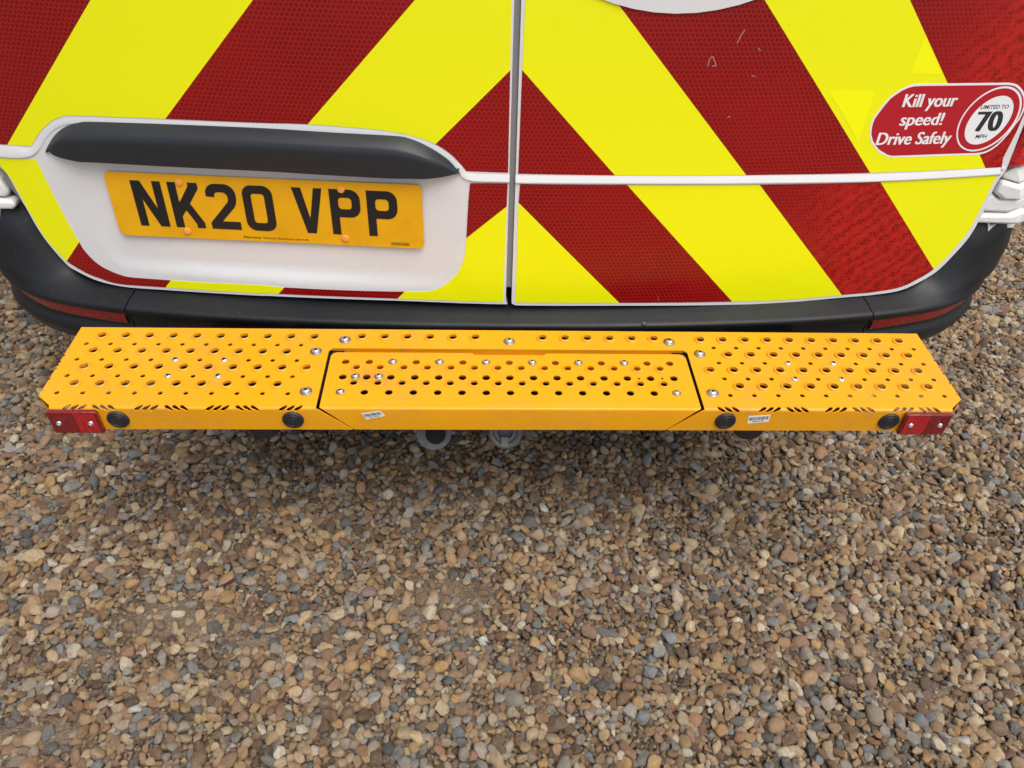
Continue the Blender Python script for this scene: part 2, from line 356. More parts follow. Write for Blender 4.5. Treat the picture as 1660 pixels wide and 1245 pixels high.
RLO = [(0.0142,0.6336),(0.1895,0.6332),(0.4424,0.6295),(0.6277,0.6260)] + sm([(0.8499,0.6250),(0.8478,0.6093),(0.8429,0.5619),(0.8363,0.5199),(0.8184,0.4825),(0.7954,0.4496),(0.7667,0.4299),(0.7359,0.4167),(0.6842,0.4115),(0.6232,0.4106),(0.5556,0.4088),(0.4959,0.4083),(0.4096,0.4105),(0.1991,0.4152),(0.0846,0.4164)], 110) + [(0.0131,0.4171),(0.0134,0.4420),(0.0128,0.6014)]
def line(p, q): return (p, q)
def stripes(panel, cuts, first_red, off, door, red='red_film', yellow='yellow_film'):
    """cuts: lines across the panel, ordered; strips between neighbours alternate red and yellow"""
    def norm(c):
        (x0, z0), (x1, z1) = c; d = Vector((x1-x0, z1-z0)); n = Vector((-d.y, d.x)).normalized()
        return n if n.x > 0 else -n           # normal points to +x
    red_now = first_red
    for i in range(len(cuts)+1):
        ls = []
        if i > 0: n = norm(cuts[i-1]); ls.append((cuts[i-1][0], (n.x, n.y)))
        if i < len(cuts): n = norm(cuts[i]); ls.append((cuts[i][0], (-n.x, -n.y)))
        door_piece('red_stripe' if red_now else 'yellow_stripe', panel, off, 0.0004, red if red_now else yellow, door, lines=ls)
        red_now = not red_now
# measured on the doors: where each chevron edge crosses, two points per line (x, z)
def thru(x, z, sl): return ((x, z), (x + sl*0.4, z + 0.4))
LC = [thru(-.819, .647, .921), thru(-.601, .647, .951), thru(-.384, .647, .964), thru(-.1685, .647, 1.012), thru(.0455, .647, 1.01)]
stripes(LUP, [thru(-1.25, .647, .921), thru(-1.035, .647, .921)] + LC, True, 0.0006, ldoor)
# the low panel bends round the plate recess, so its pieces are clipped one by one
def low(nm, ls, m_): door_piece(nm, LLO, 0.0006, 0.0004, m_, ldoor, lines=ls)
def hp(c, side):
    (x0, z0), (x1, z1) = c; d = Vector((x1-x0, z1-z0)); n = Vector((-d.y, d.x)).normalized(); n = n if n.x > 0 else -n
    return ((x0, z0), (n.x*side, n.y*side))
cF, cG, cH, cI, cE = ((-0.7459,0.4865),(-0.7829,0.4446)), ((-0.5985,0.4255),(-0.6110,0.4107)), ((-0.3927,0.4313),(-0.4070,0.4156)), ((-0.1824,0.4326),(-0.1973,0.4172)), ((-0.0048,0.5975),(-0.0716,0.5397))
low('yellow_stripe', [hp(cF, -1)], 'yellow_film'); low('red_stripe', [hp(cF, 1), hp(cG, -1)], 'red_film')
low('yellow_stripe', [hp(cG, 1), hp(cH, -1)], 'yellow_film'); low('red_stripe', [hp(cH, 1), hp(cI, -1), ((0, .5), (0, -1))], 'red_film')
low('yellow_stripe', [hp(cI, 1)], 'yellow_film')
door_piece('red_stripe', LLO, 0.0010, 0.0004, 'red_film', ldoor, lines=[hp(cE, -1), ((0, .50), (0, 1)), ((-.3, .5), (1, 0))])
RC = [((0.0125,0.8066),(0.1646,0.6517)), ((0.1459,0.8968),(0.3838,0.6485)), ((0.3572,0.9058),(0.6034,0.6426)), ((0.5809,0.9049),(0.8199,0.6395))]
DISC = circle(.2285, 1.2405, .3525, 72)
def stripes_right(panel, cuts, first_red, mats):
    red_now = first_red
    for i in range(len(cuts)+1):
        ls = []
        if i > 0: ls.append(hp(cuts[i-1], 1))
        if i < len(cuts): ls.append(hp(cuts[i], -1))
        door_piece('red_stripe' if red_now else 'yellow_stripe', panel, 0.0006, 0.0004, mats if red_now else 'yellow_film', rdoor, lines=ls)
        red_now = not red_now
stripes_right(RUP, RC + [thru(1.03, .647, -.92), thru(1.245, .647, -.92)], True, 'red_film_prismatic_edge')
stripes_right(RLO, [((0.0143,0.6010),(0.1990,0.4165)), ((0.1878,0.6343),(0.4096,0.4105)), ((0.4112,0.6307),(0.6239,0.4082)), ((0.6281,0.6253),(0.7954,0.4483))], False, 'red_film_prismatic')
# brighter patches where old stickers came off
for poly in ([(0.4893,0.7789),(0.5669,0.7766),(0.5675,0.7555),(0.5645,0.6950),(0.5502,0.7134)], [(0.6194,0.7997),(0.6202,0.8205),(0.6229,0.8548),(0.6744,0.7981)]):
    door_piece('sticker_ghost', poly, 0.0008, 0.0001, 'fresh_yellow_film', rdoor)
o = door_piece('emblem_disc', DISC, 0.0032, 0.002, 'white_paint', rdoor, label='large round white emblem disc at the top of the door', bevel=0.0008)
# a softly domed inner face with a raised lip
bm = lathe([(0, .006), (.20, .0055), (.31, .003), (.322, .001), (.326, .0)], 96)
me = finish(bm, 'emblem_face', 40)
for v in me.vertices:
    x, z = .2285 + v.co.x, 1.2405 + v.co.y; v.co = (x, yd(x, z, .0033 + v.co.z), z)
P('emblem_face', me, 'white_paint', parent=rdoor)

# raised mouldings: one along each door's waist, the left one climbing round the handle
def moulding(path, w0, hf, door, name='waist_moulding'):
    rows = []
    for i, p in enumerate(path):
        h = hf(p)
        w = w0 + (.010*min(1, max(0, (-.775-p[0])/.03)))
        prof = [(-w/2, -.0006), (-w*.36, h*.80), (-w*.31, h*.97), (-w*.22, h), (w*.10, h*.55), (w/2, -.0006)]   # first = lower side
        a, b = path[max(0, i-1)], path[min(len(path)-1, i+1)]; t = Vector((b[0]-a[0], b[1]-a[1])).normalized(); n = Vector((-t.y, t.x))
        rows.append([(p[0]+n.x*s_, yd(p[0]+n.x*s_, p[1]+n.y*s_, q), p[1]+n.y*s_) for s_, q in prof])
    P(name, finish(loft(rows), name, 14), 'white_paint', parent=door)
rp = smooth_curve([(0.0065,0.6417),(0.1880,0.6416),(0.4405,0.6382),(0.6243,0.6340),(0.8349,0.6323),(0.8530,0.6324)], 60)
moulding(rp, .0168, lambda p: .0032, rdoor)
lp = smooth_curve([(-0.8318,0.6372),(-0.8101,0.6383),(-0.7815,0.6416),(-0.7645,0.6542),(-0.7482,0.6715),(-0.7285,0.6873),(-0.7071,0.6968),(-0.6837,0.7008),(-0.6269,0.7041),(-0.5376,0.7072),(-0.3919,0.7110),(-0.3153,0.7124),(-0.2241,0.7105),(-0.1862,0.7074),(-0.1560,0.7025),(-0.1248,0.6905),(-0.0982,0.6737),(-0.0828,0.6593),(-0.0750,0.6475),(-0.0623,0.6432),(-0.0386,0.6426),(-0.0030,0.6424)], 200)
moulding([(-.838, .638)] + [tuple(q) for q in lp], .0160, lambda p: .0008 + .0022*min(1, max(0, (p[0]+.092)/.03, (-.76-p[0])/.03)), ldoor)

# plate recess: the bare white pressing under the handle is dished a few mm (seen as a soft shoulder)
HT = [(-0.7525,0.6439),(-0.7479,0.6513),(-0.7377,0.6631),(-0.7261,0.6749),(-0.7115,0.6853),(-0.6972,0.6923),(-0.6817,0.6969),(-0.6547,0.7005),(-0.5355,0.7055),(-0.3905,0.7086),(-0.2780,0.7073),(-0.1861,0.7060),(-0.1574,0.7019),(-0.1264,0.6885),(-0.0999,0.6705),(-0.0814,0.6486)]
HC = [(-0.7432,0.6482),(-0.7348,0.6578),(-0.7237,0.6667),(-0.7120,0.6745),(-0.7026,0.6787),(-0.6915,0.6820),(-0.6747,0.6844),(-0.6543,0.6860),(-0.5353,0.6907),(-0.3904,0.6936),(-0.2783,0.6931),(-0.1990,0.6921),(-0.1469,0.6847),(-0.1253,0.6763),(-0.1025,0.6642),(-0.0824,0.6533)]
HB = [(-0.7421,0.6472),(-0.7375,0.6441),(-0.7297,0.6428),(-0.7196,0.6422),(-0.7054,0.6420),(-0.6890,0.6422),(-0.6767,0.6426),(-0.6572,0.6431),(-0.5557,0.6440),(-0.3978,0.6460),(-0.3094,0.6456),(-0.2020,0.6453),(-0.1551,0.6467),(-0.1261,0.6476),(-0.1047,0.6490),(-0.0834,0.6528)]
rows = [[] for _ in range(8)]
def resample(C, n=110):
    C = np.array(C); X = C[:, 0]; d = np.r_[0, np.cumsum(np.hypot(np.diff(C[:, 0]), np.diff(C[:, 1])))]
    D = np.array(smooth_curve([tuple(c) for c in C], 400)); s = np.r_[0, np.cumsum(np.hypot(np.diff(D[:, 0]), np.diff(D[:, 1])))]
    q = np.linspace(0, s[-1], n); return np.c_[np.interp(q, s, D[:, 0]), np.interp(q, s, D[:, 1])]
ht, hc, hb = resample(HT), resample(HC), resample(HB)
for i in range(len(ht)):
    e = min(1.0, math.sin(math.pi*i/(len(ht)-1))*4.0) if 0 < i < len(ht)-1 else 0.0
    e = 0.05 + 0.95*e
    t, c, b = ht[i], hc[i], hb[i]
    tc = t + (c-t)*.80; cb = c + (b-c)*.22
    rows[0].append((t[0], yd(*t, .0005), t[1])); rows[1].append((t[0], yd(*t, .004), t[1]))
    rows[2].append((tc[0], yd(*tc, .0045 + .0135*e), tc[1])); rows[3].append((c[0], yd(*c, .005 + .0155*e), c[1]))
    rows[4].append((cb[0], yd(*cb, .0055 + .0160*e), cb[1])); rows[5].append((b[0], yd(*b, .006 + .015*e), b[1]))
    rows[6].append((b[0], yd(*b, .006), b[1]+.002)); rows[7].append((b[0], yd(*b, .0), b[1]+.006))
bm = loft(rows); P('handle_bar', finish(bm, 'handle_bar', 55), 'handle_plastic', parent=ldoor, label='long black plastic handle bar above the number plate')

# number plate ----------------------------------------------------
PO = Vector((-0.6621, 0.1925, 0.6227)); PX = Vector((0.5177, -0.0450, 0.0080)); PU = Vector((0.0001, -0.0123, -0.1112))
pu = PX.normalized(); pn = PX.cross(PU).normalized(); pn = pn if pn.y < 0 else -pn; pv = pn.cross(pu).normalized(); pv = -pv if pv.z > 0 else pv
def plate_pt(a, b, d): return PO + pu*a + pv*b + pn*(-d - .010)      # a across mm->m, b down, d depth back
def plate_shape(name, outline, holes, off, t, material, parent):
    bm = flat([(a, b) for a, b in outline], holes); thicken(bm, lambda a, b, d: plate_pt(a, b, d-off), t)
    return add_obj(name, finish(bm, name), material, parent)
plate = plate_shape('number_plate', rrect(0, 0, .520, .111, .009), [], 0.010, .0032, 'plate_yellow', van)
plate['label'] = 'amber yellow rear number plate with black characters NK20 VPP'
plate_shape('plate_backing', rrect(.006, .006, .514, .105, .009), [], 0.0067, .006, 'black_rubber', plate)
k = .001
G = {'N': ([(0,0),(0,79),(16,79),(36,31),(36,79),(50,79),(50,0),(34.5,0),(14,48),(14,0)], []),
 'K': ([(0,0),(0,79),(14,79),(14,44),(34,73),(34,79),(50,79),(50,69),(31.5,43),(50,9),(50,0),(36,0),(36,7),(23,31),(14,19.5),(14,0)], []),
 '2': ([(0,0),(0,11),(35,49),(36,53),(36,58)] + arc_pts(28,57,8,0,90,5) + [(22,65)] + arc_pts(21,58,7,90,160,4) + [(14,56),(0,57)] + arc_pts(18,61,18,172,90,7) + arc_pts(32,61,18,90,0,7) + [(50,54),(48,46),(44,39),(20,14),(50,14),(50,0)], []),
 '0': (rrect(0, 0, 50, 79, 16, 7), [rrect(14, 14, 36, 65, 5, 5)]),
 'V': ([(0,79),(15,79),(25.5,26),(36,79),(50,79),(33,0),(18,0)], []),
 'P': ([(0,0),(0,79)] + arc_pts(33,62,17,90,0,7) + arc_pts(33,48,17,0,-90,7) + [(14,31),(14,0)], [rrect(14.0001, 45, 36, 65, 6, 5)])}
bm_all = bmesh.new(); x = .041
for ch in 'NK20 VPP':
    if ch == ' ': x += .022; continue
    o_, h_ = G[ch]; tf = lambda L_: [(x + p[0]*k, .0125 + (79-p[1])*k) for p in L_]
    if ch == 'P': h_ = [rrect(14, 45, 36, 65, 6, 5)]
    bm = flat(tf(o_), [tf(q) for q in h_]); thicken(bm, lambda a, b, d: plate_pt(a, b, d-.0106), .0005)
    tmp = bpy.data.meshes.new('t'); bm.to_mesh(tmp); bm.free(); bm_all.from_mesh(tmp); bpy.data.meshes.remove(tmp); x += .061
P('lettering', finish(bm_all, 'lettering'), 'plate_black', parent=plate)
bm = bmesh.new(); fnp = lambda a, b: plate_pt(a, b, -.0104)
put_text(bm, 'Novuna', (.214, .1060), (.243, .1060), (.214, .1020), fnp, .012)
put_text(bm, 'Vehicle Solutions', (.246, .1060), (.301, .1060), (.246, .1022), fnp, 0)
put_text(bm, 'BA14 0FL', (.304, .1060), (.326, .1060), (.304, .1032), fnp, .015)
put_text(bm, 'CRAVEN PLATES', (.4665, .1052), (.4935, .1052), (.4665, .1032), fnp, .02)
P('small_print', finish(bm, 'small_print'), 'plate_black', parent=plate)['kind'] = 'stuff'
fr = [(rrect(.4645, .1018, .4955, .1065, .002), rrect(.4650, .1023, .4950, .1060, .0018))]
plate_shape('print_frame', fr[0][0], [fr[0][1]], .0104, .0002, 'plate_black', plate)
me = None
for (a, b) in ((.123, .0125), (.389, .0125), (.118, .0985), (.388, .0985)):
    if me is None:
        me = finish(lathe([(0, .0030), (.004, .0029), (.0056, .0024), (.0062, .0014), (.0063, 0)], 20), 'screw_cap', 40)
    o = add_obj('screw_cap', me, 'amber_cap', plate)
    R3 = Matrix((pu, pn.cross(pu), pn)).transposed().to_4x4(); R3.translation = plate_pt(a, b, -.0100); o.matrix_local = R3

# speed decal -----------------------------------------------------
DQ = [(0.58082,0.70614),(0.57829,0.71554),(0.57730,0.72481),(0.57825,0.73469),(0.58220,0.74288),(0.58821,0.75469),(0.59583,0.76632),(0.60352,0.77272),(0.61285,0.77904),(0.62222,0.78285),(0.63218,0.78503),(0.64701,0.78530),(0.66045,0.78503),(0.72887,0.78325),(0.79937,0.78117),(0.80881,0.77986),(0.81707,0.77741),(0.82548,0.77282),(0.83242,0.76767),(0.84020,0.75970),(0.84545,0.75178),(0.84927,0.74231),(0.85031,0.73212),(0.84852,0.72041),(0.84348,0.70956),(0.83935,0.69857),(0.83328,0.68759),(0.82640,0.67820),(0.81682,0.67057),(0.80916,0.66691),(0.80076,0.66495),(0.78997,0.66429),(0.72008,0.66632),(0.67353,0.66710),(0.63124,0.66781),(0.62257,0.67031),(0.61330,0.67475),(0.60382,0.67996),(0.59562,0.68668),(0.58724,0.69571)]
decal = door_piece('speed_decal', DQ, .0009, .0002, 'print_white', rdoor, label='red and white sticker reading Kill your speed, Drive Safely')
def on_decal(name, outline, off, m_, holes=()): return door_piece(name, outline, off, .0001, m_, decal, holes=holes)
on_decal('red_ground', inset(DQ, .0034), .00105, 'decal_red')
# roundel: a circle slanted like italic type
def ellipse(cx, cz, a, b, deg, n=64):
    c, s = math.cos(math.radians(deg)), math.sin(math.radians(deg))
    return [(cx + a*math.cos(w_)*c - b*math.sin(w_)*s, cz + a*math.cos(w_)*s + b*math.sin(w_)*c) for w_ in [2*math.pi*i/n for i in range(n)]]
on_decal('white_ring', ellipse(.7896, .7233, .0560, .0508, 34), .00120, 'print_white', [ellipse(.7890, .7231, .0530, .0478, 36)])
on_decal('white_disc', ellipse(.7902, .7217, .0425, .0358, 44.5), .00120, 'print_white')
bm = bmesh.new(); fd = lambda x, z: (x, yd(x, z, .00130), z)
put_text(bm, 'Kill your', *[(0.62206,0.75026),(0.71601,0.74793),(0.62216,0.77019)], fd, 0.0, 1.0, (.0006, .0012, .0018))
put_text(bm, 'speed!', *[(0.62736,0.72083),(0.70235,0.71897),(0.62767,0.74011)], fd, 0.0, 1.0, (.0006, .0012, .0018))
put_text(bm, 'Drive Safely', *[(0.59610,0.69077),(0.72900,0.68727),(0.59652,0.71052)], fd, 0.0, 1.0, (.0006, .0012, .0018))
P('white_lettering', finish(bm, 'white_lettering'), 'print_white', parent=decal)
bm = bmesh.new(); fd = lambda x, z: (x, yd(x, z, .00135), z)
put_text(bm, 'LIMITED TO', *[(0.76527,0.74156),(0.81745,0.73994),(0.76545,0.74768)], fd, .014)
put_text(bm, '70', *[(0.76804,0.70515),(0.81295,0.70398),(0.76424,0.73698)], fd, 0.0, 1.0, (.0008, .0016, .0024, .0032, .0040, .0048))
put_text(bm, 'MPH', *[(0.77639,0.69319),(0.79711,0.69235),(0.77691,0.69958)], fd, .014)
P('black_lettering', finish(bm, 'black_lettering'), 'print_black', parent=decal)

# scratches on the red film
def scratch(pts, w_=.0004):
    bm = bmesh.new()
    for a, b in zip(pts, pts[1:]):
        a, b = Vector(a), Vector(b); n = (b-a); n = Vector((-n.y, n.x)).normalized()*w_/2
        q = [a-n, b-n, b+n, a+n]; vs = [bm.verts.new((p[0], yd(p[0], p[1], .0008), p[1])) for p in q]; bm.faces.new(vs)
    P('scratch', finish(bm, 'scratch'), 'print_white', parent=rdoor)
for pts in ([(0.2895,0.8160),(0.2896,0.8234),(0.2932,0.8294),(0.2962,0.8285),(0.2981,0.8234),(0.3018,0.8190),(0.3013,0.8164),(0.2966,0.8164)], [(0.3281,0.8482),(0.3316,0.8583),(0.3364,0.8667)], [(0.3618,0.8413),(0.3663,0.8379)], [(0.3599,0.8021),(0.3669,0.8011)], [(0.3346,0.7399),(0.3390,0.7427)]):
    scratch(pts)

# bumper ----------------------------------------------------------
# stations along half the width: door-side edge T, crease O, each (x, y, z)
ST = [((0.00, .160, .405), (0.000, .090, .3905)), ((.20, .163, .405), (.200, .093, .3905)), ((.40, .175, .405), (.400, .1035, .3905)),
      ((.55, .190, .405), (.560, .118, .390)), ((.66, .205, .404), (.675, .134, .390)), ((.725, .215, .407), (.755, .149, .390)),
      ((.775, .222, .428), (.828, .170, .390)), ((.810, .230, .468), (.888, .200, .392)), ((.835, .238, .510), (.935, .242, .397)),
      ((.855, .250, .535), (.960, .295, .403)), ((.895, .300, .548), (.974, .37, .408)), ((.945, .38, .550), (.982, .46, .410)), ((.970, .52, .550), (.986, .60, .410)), ((.975, .80, .550), (.988, .85, .410))]
def half(sgn, i0, i1, n):
    Tc = smooth_curve([s[0] for s in ST], 131); Oc = smooth_curve([s[1] for s in ST], 131)
    rows = []
    for j in range(i0, i1+1):
        T, O = Tc[j], Oc[j]
        a, b = Oc[max(0, j-1)], Oc[min(130, j+1)]; t = b-a; n2 = np.array([t[1], -t[0], 0]); n2 = n2/np.linalg.norm(n2)   # outward in plan
        cor = min(1, max(0, (j-52)/30))             # 0 centre .. 1 corner
        row = [T + np.array([0, .012, -.05*(1-cor)]) , T]
        for f in (.12, .3, .5, .7, .86):
            p = T*(1-f) + O*f
            bow = math.sin(math.pi*f)*(.004 + .004*cor)
            dent = -cor*.018*math.exp(-((f-.55)/.22)**2)*math.exp(-((j-78)/13)**2) 
            fl = min(1, max(0, (j-58)/34)); fl = fl*fl*(3-2*fl); g_ = math.sin(math.pi*f)**.8
            row.append(p + n2*(bow*.4 + dent + .050*fl*g_) + np.array([0, 0, bow + dent*.4 + .030*fl*g_]))
        row.append(O + np.array([0, 0, .0022]) + n2*-.003)
        row.append(O + n2*.0005 + np.array([0, 0, -.0020]))
        row.append(O + n2*.0000 + np.array([0, 0, -.0070]))
        row.append(O + n2*-.006 + np.array([0, 0, -.016]))
        row.append(O + n2*-.012 + np.array([0, 0, -.040]))
        row.append(O + n2*-.006 + np.array([0, 0, -.050]))
        row.append(O + n2*-.001 + np.array([0, 0, -.058]))
        row.append(O + n2*-.001 + np.array([0, 0, -.068]))
        row.append(O + n2*-.012 + np.array([0, 0, -.095]))
        row.append(O + n2*-.045 + np.array([0, 0, -.115]))
        row.append(O + n2*-.12 + np.array([0, 0, -.118]))
        rows.append([(p[0]*sgn, p[1], p[2]) for p in row])
    return rows, Tc, Oc
SEAM = 40
bm = loft(half(-1, 0, SEAM, 0)[0][::-1] + half(1, 0, SEAM, 0)[0][1:])
bmesh.ops.recalc_face_normals(bm, faces=bm.faces)
P('bumper', finish(bm, 'bumper', 60), 'bumper_plastic', 'dark grey plastic rear bumper, centre section behind the step')
for sgn in (-1, 1):
    rows, Tc, Oc = half(sgn, SEAM, 130, 0)
    # a 2 mm open seam against the centre section, edge turned in
    rows[0] = [(x + sgn*.0022, y, z) for x, y, z in rows[0]]
    inn = [(x, y + .012, z - .004) for x, y, z in rows[0]]
    bm = loft([inn] + rows); bmesh.ops.recalc_face_normals(bm, faces=bm.faces)
    cor = P('bumper_corner', finish(bm, 'bumper_corner', 60), 'bumper_plastic', ('left' if sgn < 0 else 'right') + ' rear corner of the dark grey plastic bumper with a slim red reflector')
    rr = []
    j0, j1 = 41, 71
    for j in range(j0, j1+1):
        O = Oc[j]; a, b = Oc[j-1], Oc[j+1]; t = b-a; n2 = np.array([t[1], -t[0], 0]); n2 = n2/np.linalg.norm(n2)
        q = (j-j0)/(j1-j0); tp = min(1.0, (1-q)*3.0); mid = -.026 + .006*q
        hh = .0125*tp**.6 + .0008
        row = []
        for f_, o_ in ((-1.0, -.013), (-.92, -.0068), (-.5, -.0058), (0, -.0052), (.5, -.0058), (.92, -.0068), (1.0, -.013)):
            zz = mid + hh*f_
            p = O + n2*(o_ - (.004 if zz > -.018 else 0)*0) + np.array([0, 0, zz]); row.append((p[0]*sgn, p[1], p[2]))
        rr.append(row)
    bm = loft(rr); bmesh.ops.recalc_face_normals(bm, faces=bm.faces)
    P('bumper_reflector', finish(bm, 'bumper_reflector', 50), 'bumper_reflector', parent=cor)
b_ = P('bumper_plug', finish(lathe([(0, .003), (.004, .0025), (.005, 0)], 14), 'bumper_plug'), 'steel_washer')
b_.location = (.243, .0985, .3935)

# body shell ------------------------------------------------------
def plan(z, ins=0.0):                        # outline from the door edge round the corner and forward
    lean = 0.11*(z - 0.62)
    e = .872 if z > .75 else .845
    pts = [(e, .15+.11*e*e+lean+.022), (.905, .262+lean), (.935, .285+lean), (.962, .32+lean), (.982, .38+lean), (.995, .5), (1.0, 1.2), (1.0, 3.0), (.98, 4.6), (.90, 5.4), (.6, 5.75), (0, 5.85)]
    return [(x*(1-ins), y, z) for x, y in pts]
for sgn in (-1, 1):
    rows = [[(x*sgn, y, z) for x, y, z in plan(z, i)] for z, i in ((1.22, 0), (1.6, 0), (2.0, .015), (2.3, .04), (2.45, .09), (2.55, .2), (2.6, .45), (2.62, 1.0))]
    bm = loft(rows); bmesh.ops.recalc_face_normals(bm, faces=bm.faces)
    up = P('body_side', finish(bm, 'body_side', 40), 'white_paint', 'white upper body side of the van' )
    rows = [[(x*sgn, max(y, .52), z) if k_ > 4 else (x*sgn, y+.0, z) for k_, (x, y, z) in enumerate(plan(z))] for z in (.55, .62)]
    rows = [[(x*sgn, y, z) for x, y, z in plan(z)][4:] for z in (.30, .45, .55, .8, 1.22)]
    bm = loft(rows); bmesh.ops.recalc_face_normals(bm, faces=bm.faces)
    P('body_side', finish(bm, 'body_side', 40), 'white_paint', 'white lower body side of the van')
bm = bmesh.new(); box(bm, (-.90, .30, .30), (.90, 5.6, .34)); P('underbody', finish(bm, 'underbody'), 'black_metal')
# wheels under the body
wm = finish(lathe([(0, -.06), (.10, -.06), (.18, -.09), (.20, -.11), (.33, -.11), (.345, -.09), (.345, .09), (.33, .11), (0, .11)], 40), 'wheel', 40)
for sx in (-1, 1):
    for y in (1.25, 4.6):
        o = P('wheel', wm, 'black_rubber'); o.rotation_euler = (0, -sx*math.pi/2, 0); o.location = (sx*.86, y, .345)

# rear corner: hinge pocket and tail lamp, each side -------------
def mir(L_, sgn): return [(x*sgn, z) for x, z in L_]
for sgn in (-1, 1):
    side = 'left' if sgn < 0 else 'right'
    # pocket wall behind the hinge
    bm = flat(mir([(.862, .534), (.93, .512), (.99, .515), (1.0, .53), (1.0, .645), (.82, .645)], sgn)); cut(bm, 0, [s_*sgn for s_ in (.84, .86, .88, .90, .92, .94, .95, .96, .97, .98, .99)])
    def pk(x, z, d):
        a = abs(x); return (x, .236 + .11*(z-.62) + .022 + max(0, a-.94)*1.0 + max(0, a-.97)*1.5 + d, z)
    thicken(bm, pk, .006); corner = P('corner_panel', finish(bm, 'corner_panel', 50), 'hinge_white', side + ' rear corner panel of white bodywork around the door hinge')
    # rubber strip between the door edge and the hinge
    st = mir([(.838, .618), (.856, .622), (.842, .575), (.822, .532), (.805, .528)], sgn)
    bm = flat(st); thicken(bm, lambda x, z, d: (x, yd(x, z, -.004) + d, z), .02); P('hinge_gasket', finish(bm, 'hinge_gasket'), 'grey_seal', parent=corner)
    # three stacked covers of the hinge, and the sill flange below
    for poly, dep in (([(.857, .6215), (.875, .634), (.999, .632), (.999, .606), (.905, .6045), (.858, .6135)], .016),
                      ([(.858, .6115), (.905, .6025), (.985, .604), (.975, .590), (.915, .5765), (.870, .5775), (.853, .588)], .021),
                      ([(.852, .5855), (.868, .5750), (.915, .5740), (.950, .583), (.943, .556), (.905, .5500), (.848, .5515), (.840, .560)], .016),
                      ([(.838, .5480), (.905, .5480), (.938, .557), (.940, .538), (.930, .530), (.842, .532), (.834, .538)], .022),
                      ([(.868, .5380), (.869, .5300), (.874, .5235), (.985, .5260), (.999, .5420), (.999, .5220), (.985, .5080), (.885, .5110), (.872, .5180), (.867, .5300)], .014)):
        poly = [(x + .011, z) if x < .88 else (x, z) for x, z in poly]
        bm = flat(mir(poly, sgn)); thicken(bm, lambda x, z, d: (x, .236 + .11*(z-.62) + .020 - dep + d + max(0, abs(x)-.93)*.9, z), dep + .002)
        o = P('door_hinge', finish(bm, 'door_hinge'), 'hinge_white', parent=corner)
        b = o.modifiers.new('bevel', 'BEVEL'); b.width = .006; b.segments = 3; b.limit_method = 'ANGLE'; b.angle_limit = math.radians(40)
    # tail lamp standing above the pocket, wrapping round the corner
    rows = []
    for z in (.636, .640, .655, .70, .80, .95, 1.10, 1.20, 1.215):
        e = .8615 + min(.014, max(0, (z-.64)*.10)); f = 0.0 if .64 <= z <= 1.20 else .006
        ln = .11*(z-.62)
        rows.append([(x*sgn, y+ln, z) for x, y in ((e+.003, .262), (e+.003, .236+f), (e+.010, .229+f), (.895, .236+f), (.925, .252+f), (.950, .285), (.968, .34), (.974, .40), (.974, .44))])
    bm = loft(rows); bmesh.ops.recalc_face_normals(bm, faces=bm.faces)
    bmesh.ops.holes_fill(bm, edges=[e for e in bm.edges if e.is_boundary])
    P('tail_lamp', finish(bm, 'tail_lamp', 40), 'tail_lens', side + ' red tail lamp above the door hinge')

# ---------------------------------------------------------------- the rear step
YB, YF, RF = .0425, -.1490, .0045           # back edge, front face, fold radius
VF = YF + RF                                  # the fold starts here on the tread; then arc; then down
def fold(u, v, d):                           # v runs from the back edge (+) forward; below VF it follows the bend and the face
    if v >= VF: return (u, v, H - d)
    q = VF - v; L = RF*math.pi/2
    if q <= L:
        a = q/RF; r = RF - d; return (u, VF - r*math.sin(a), H - RF + r*math.cos(a))
    return (u, YF + d, H - RF - (q - L))
VB = VF - RF*math.pi/2 - (.045 - RF)         # bottom of the face in sheet coordinates
PI = .038; RO = .01946; X0 = -.6825
def col_x(sgn, i): return (X0 + PI*i)*(1 if sgn < 0 else -1)
def collar(bm, x, y, z, r1=.0108, r0=.0067, h=.0034):
    T4 = Matrix.Translation((x, y, z))
    lathe([(r1, 0), (r1*.90, h*.12), (r0+.0030, h*.62), (r0+.0016, h*.92), (r0+.0006, h), (r0, h*.9), (r0-.0001, h*.2), (r0, -.0022)], 20, T4, bm)
def slot(cx, cv, ang, ln=.0125, wd=.0036):
    ca, sa = math.cos(ang), math.sin(ang); r = wd/2; L_ = ln/2 - r; pts = []
    for s_, a0 in ((1, -90), (-1, 90)):
        for i in range(5):
            a = math.radians(a0 + 45*i); px, pv_ = s_*L_ + r*math.cos(a), r*math.sin(a)
            pts.append((cx + px*ca - pv_*sa, cv + px*sa + pv_*ca))
    return pts
def fastener(name, wr, hr, hh, drive=True):
    bm = bmesh.new()
    if wr: lathe([(0, 0), (wr, 0), (wr, .0012), (wr-.0006, .0017), (hr, .0017)], 28, None, bm)
    zb = .0017 if wr else 0.0
    lathe([(hr, zb), (hr*.98, zb+hh*.35), (hr*.80, zb+hh*.78), (hr*.5, zb+hh), (hr*.42, zb+hh), (hr*.38, zb+hh*.35), (0, zb+hh*.3)], 24, None, bm)
    me = finish(bm, name, 45)
    me.materials.append(M['bright_steel']); me.materials.append(M['steel_washer']); me.materials.append(M['dark_recess'])
    for p in me.polygons:
        r = math.hypot(p.center.x, p.center.y)
        if wr and p.center.z < .00172 and r > hr*.9: p.material_index = 1
        elif r < hr*.43: p.material_index = 2
    return me
BIG = fastener('bolt', .0095, .0062, .0034); MED = fastener('bolt', .0068, .0046, .0026); BARE = fastener('bolt', 0, .0058, .0024)
def bolt(me, x, y, parent, z=H, rot=None):
    o = add_obj('bolt', me, None, parent); o.location = (x, y, z + .0002); o.rotation_euler = (random.uniform(-.05, .05), random.uniform(-.05, .05), random.uniform(0, 6)); return o
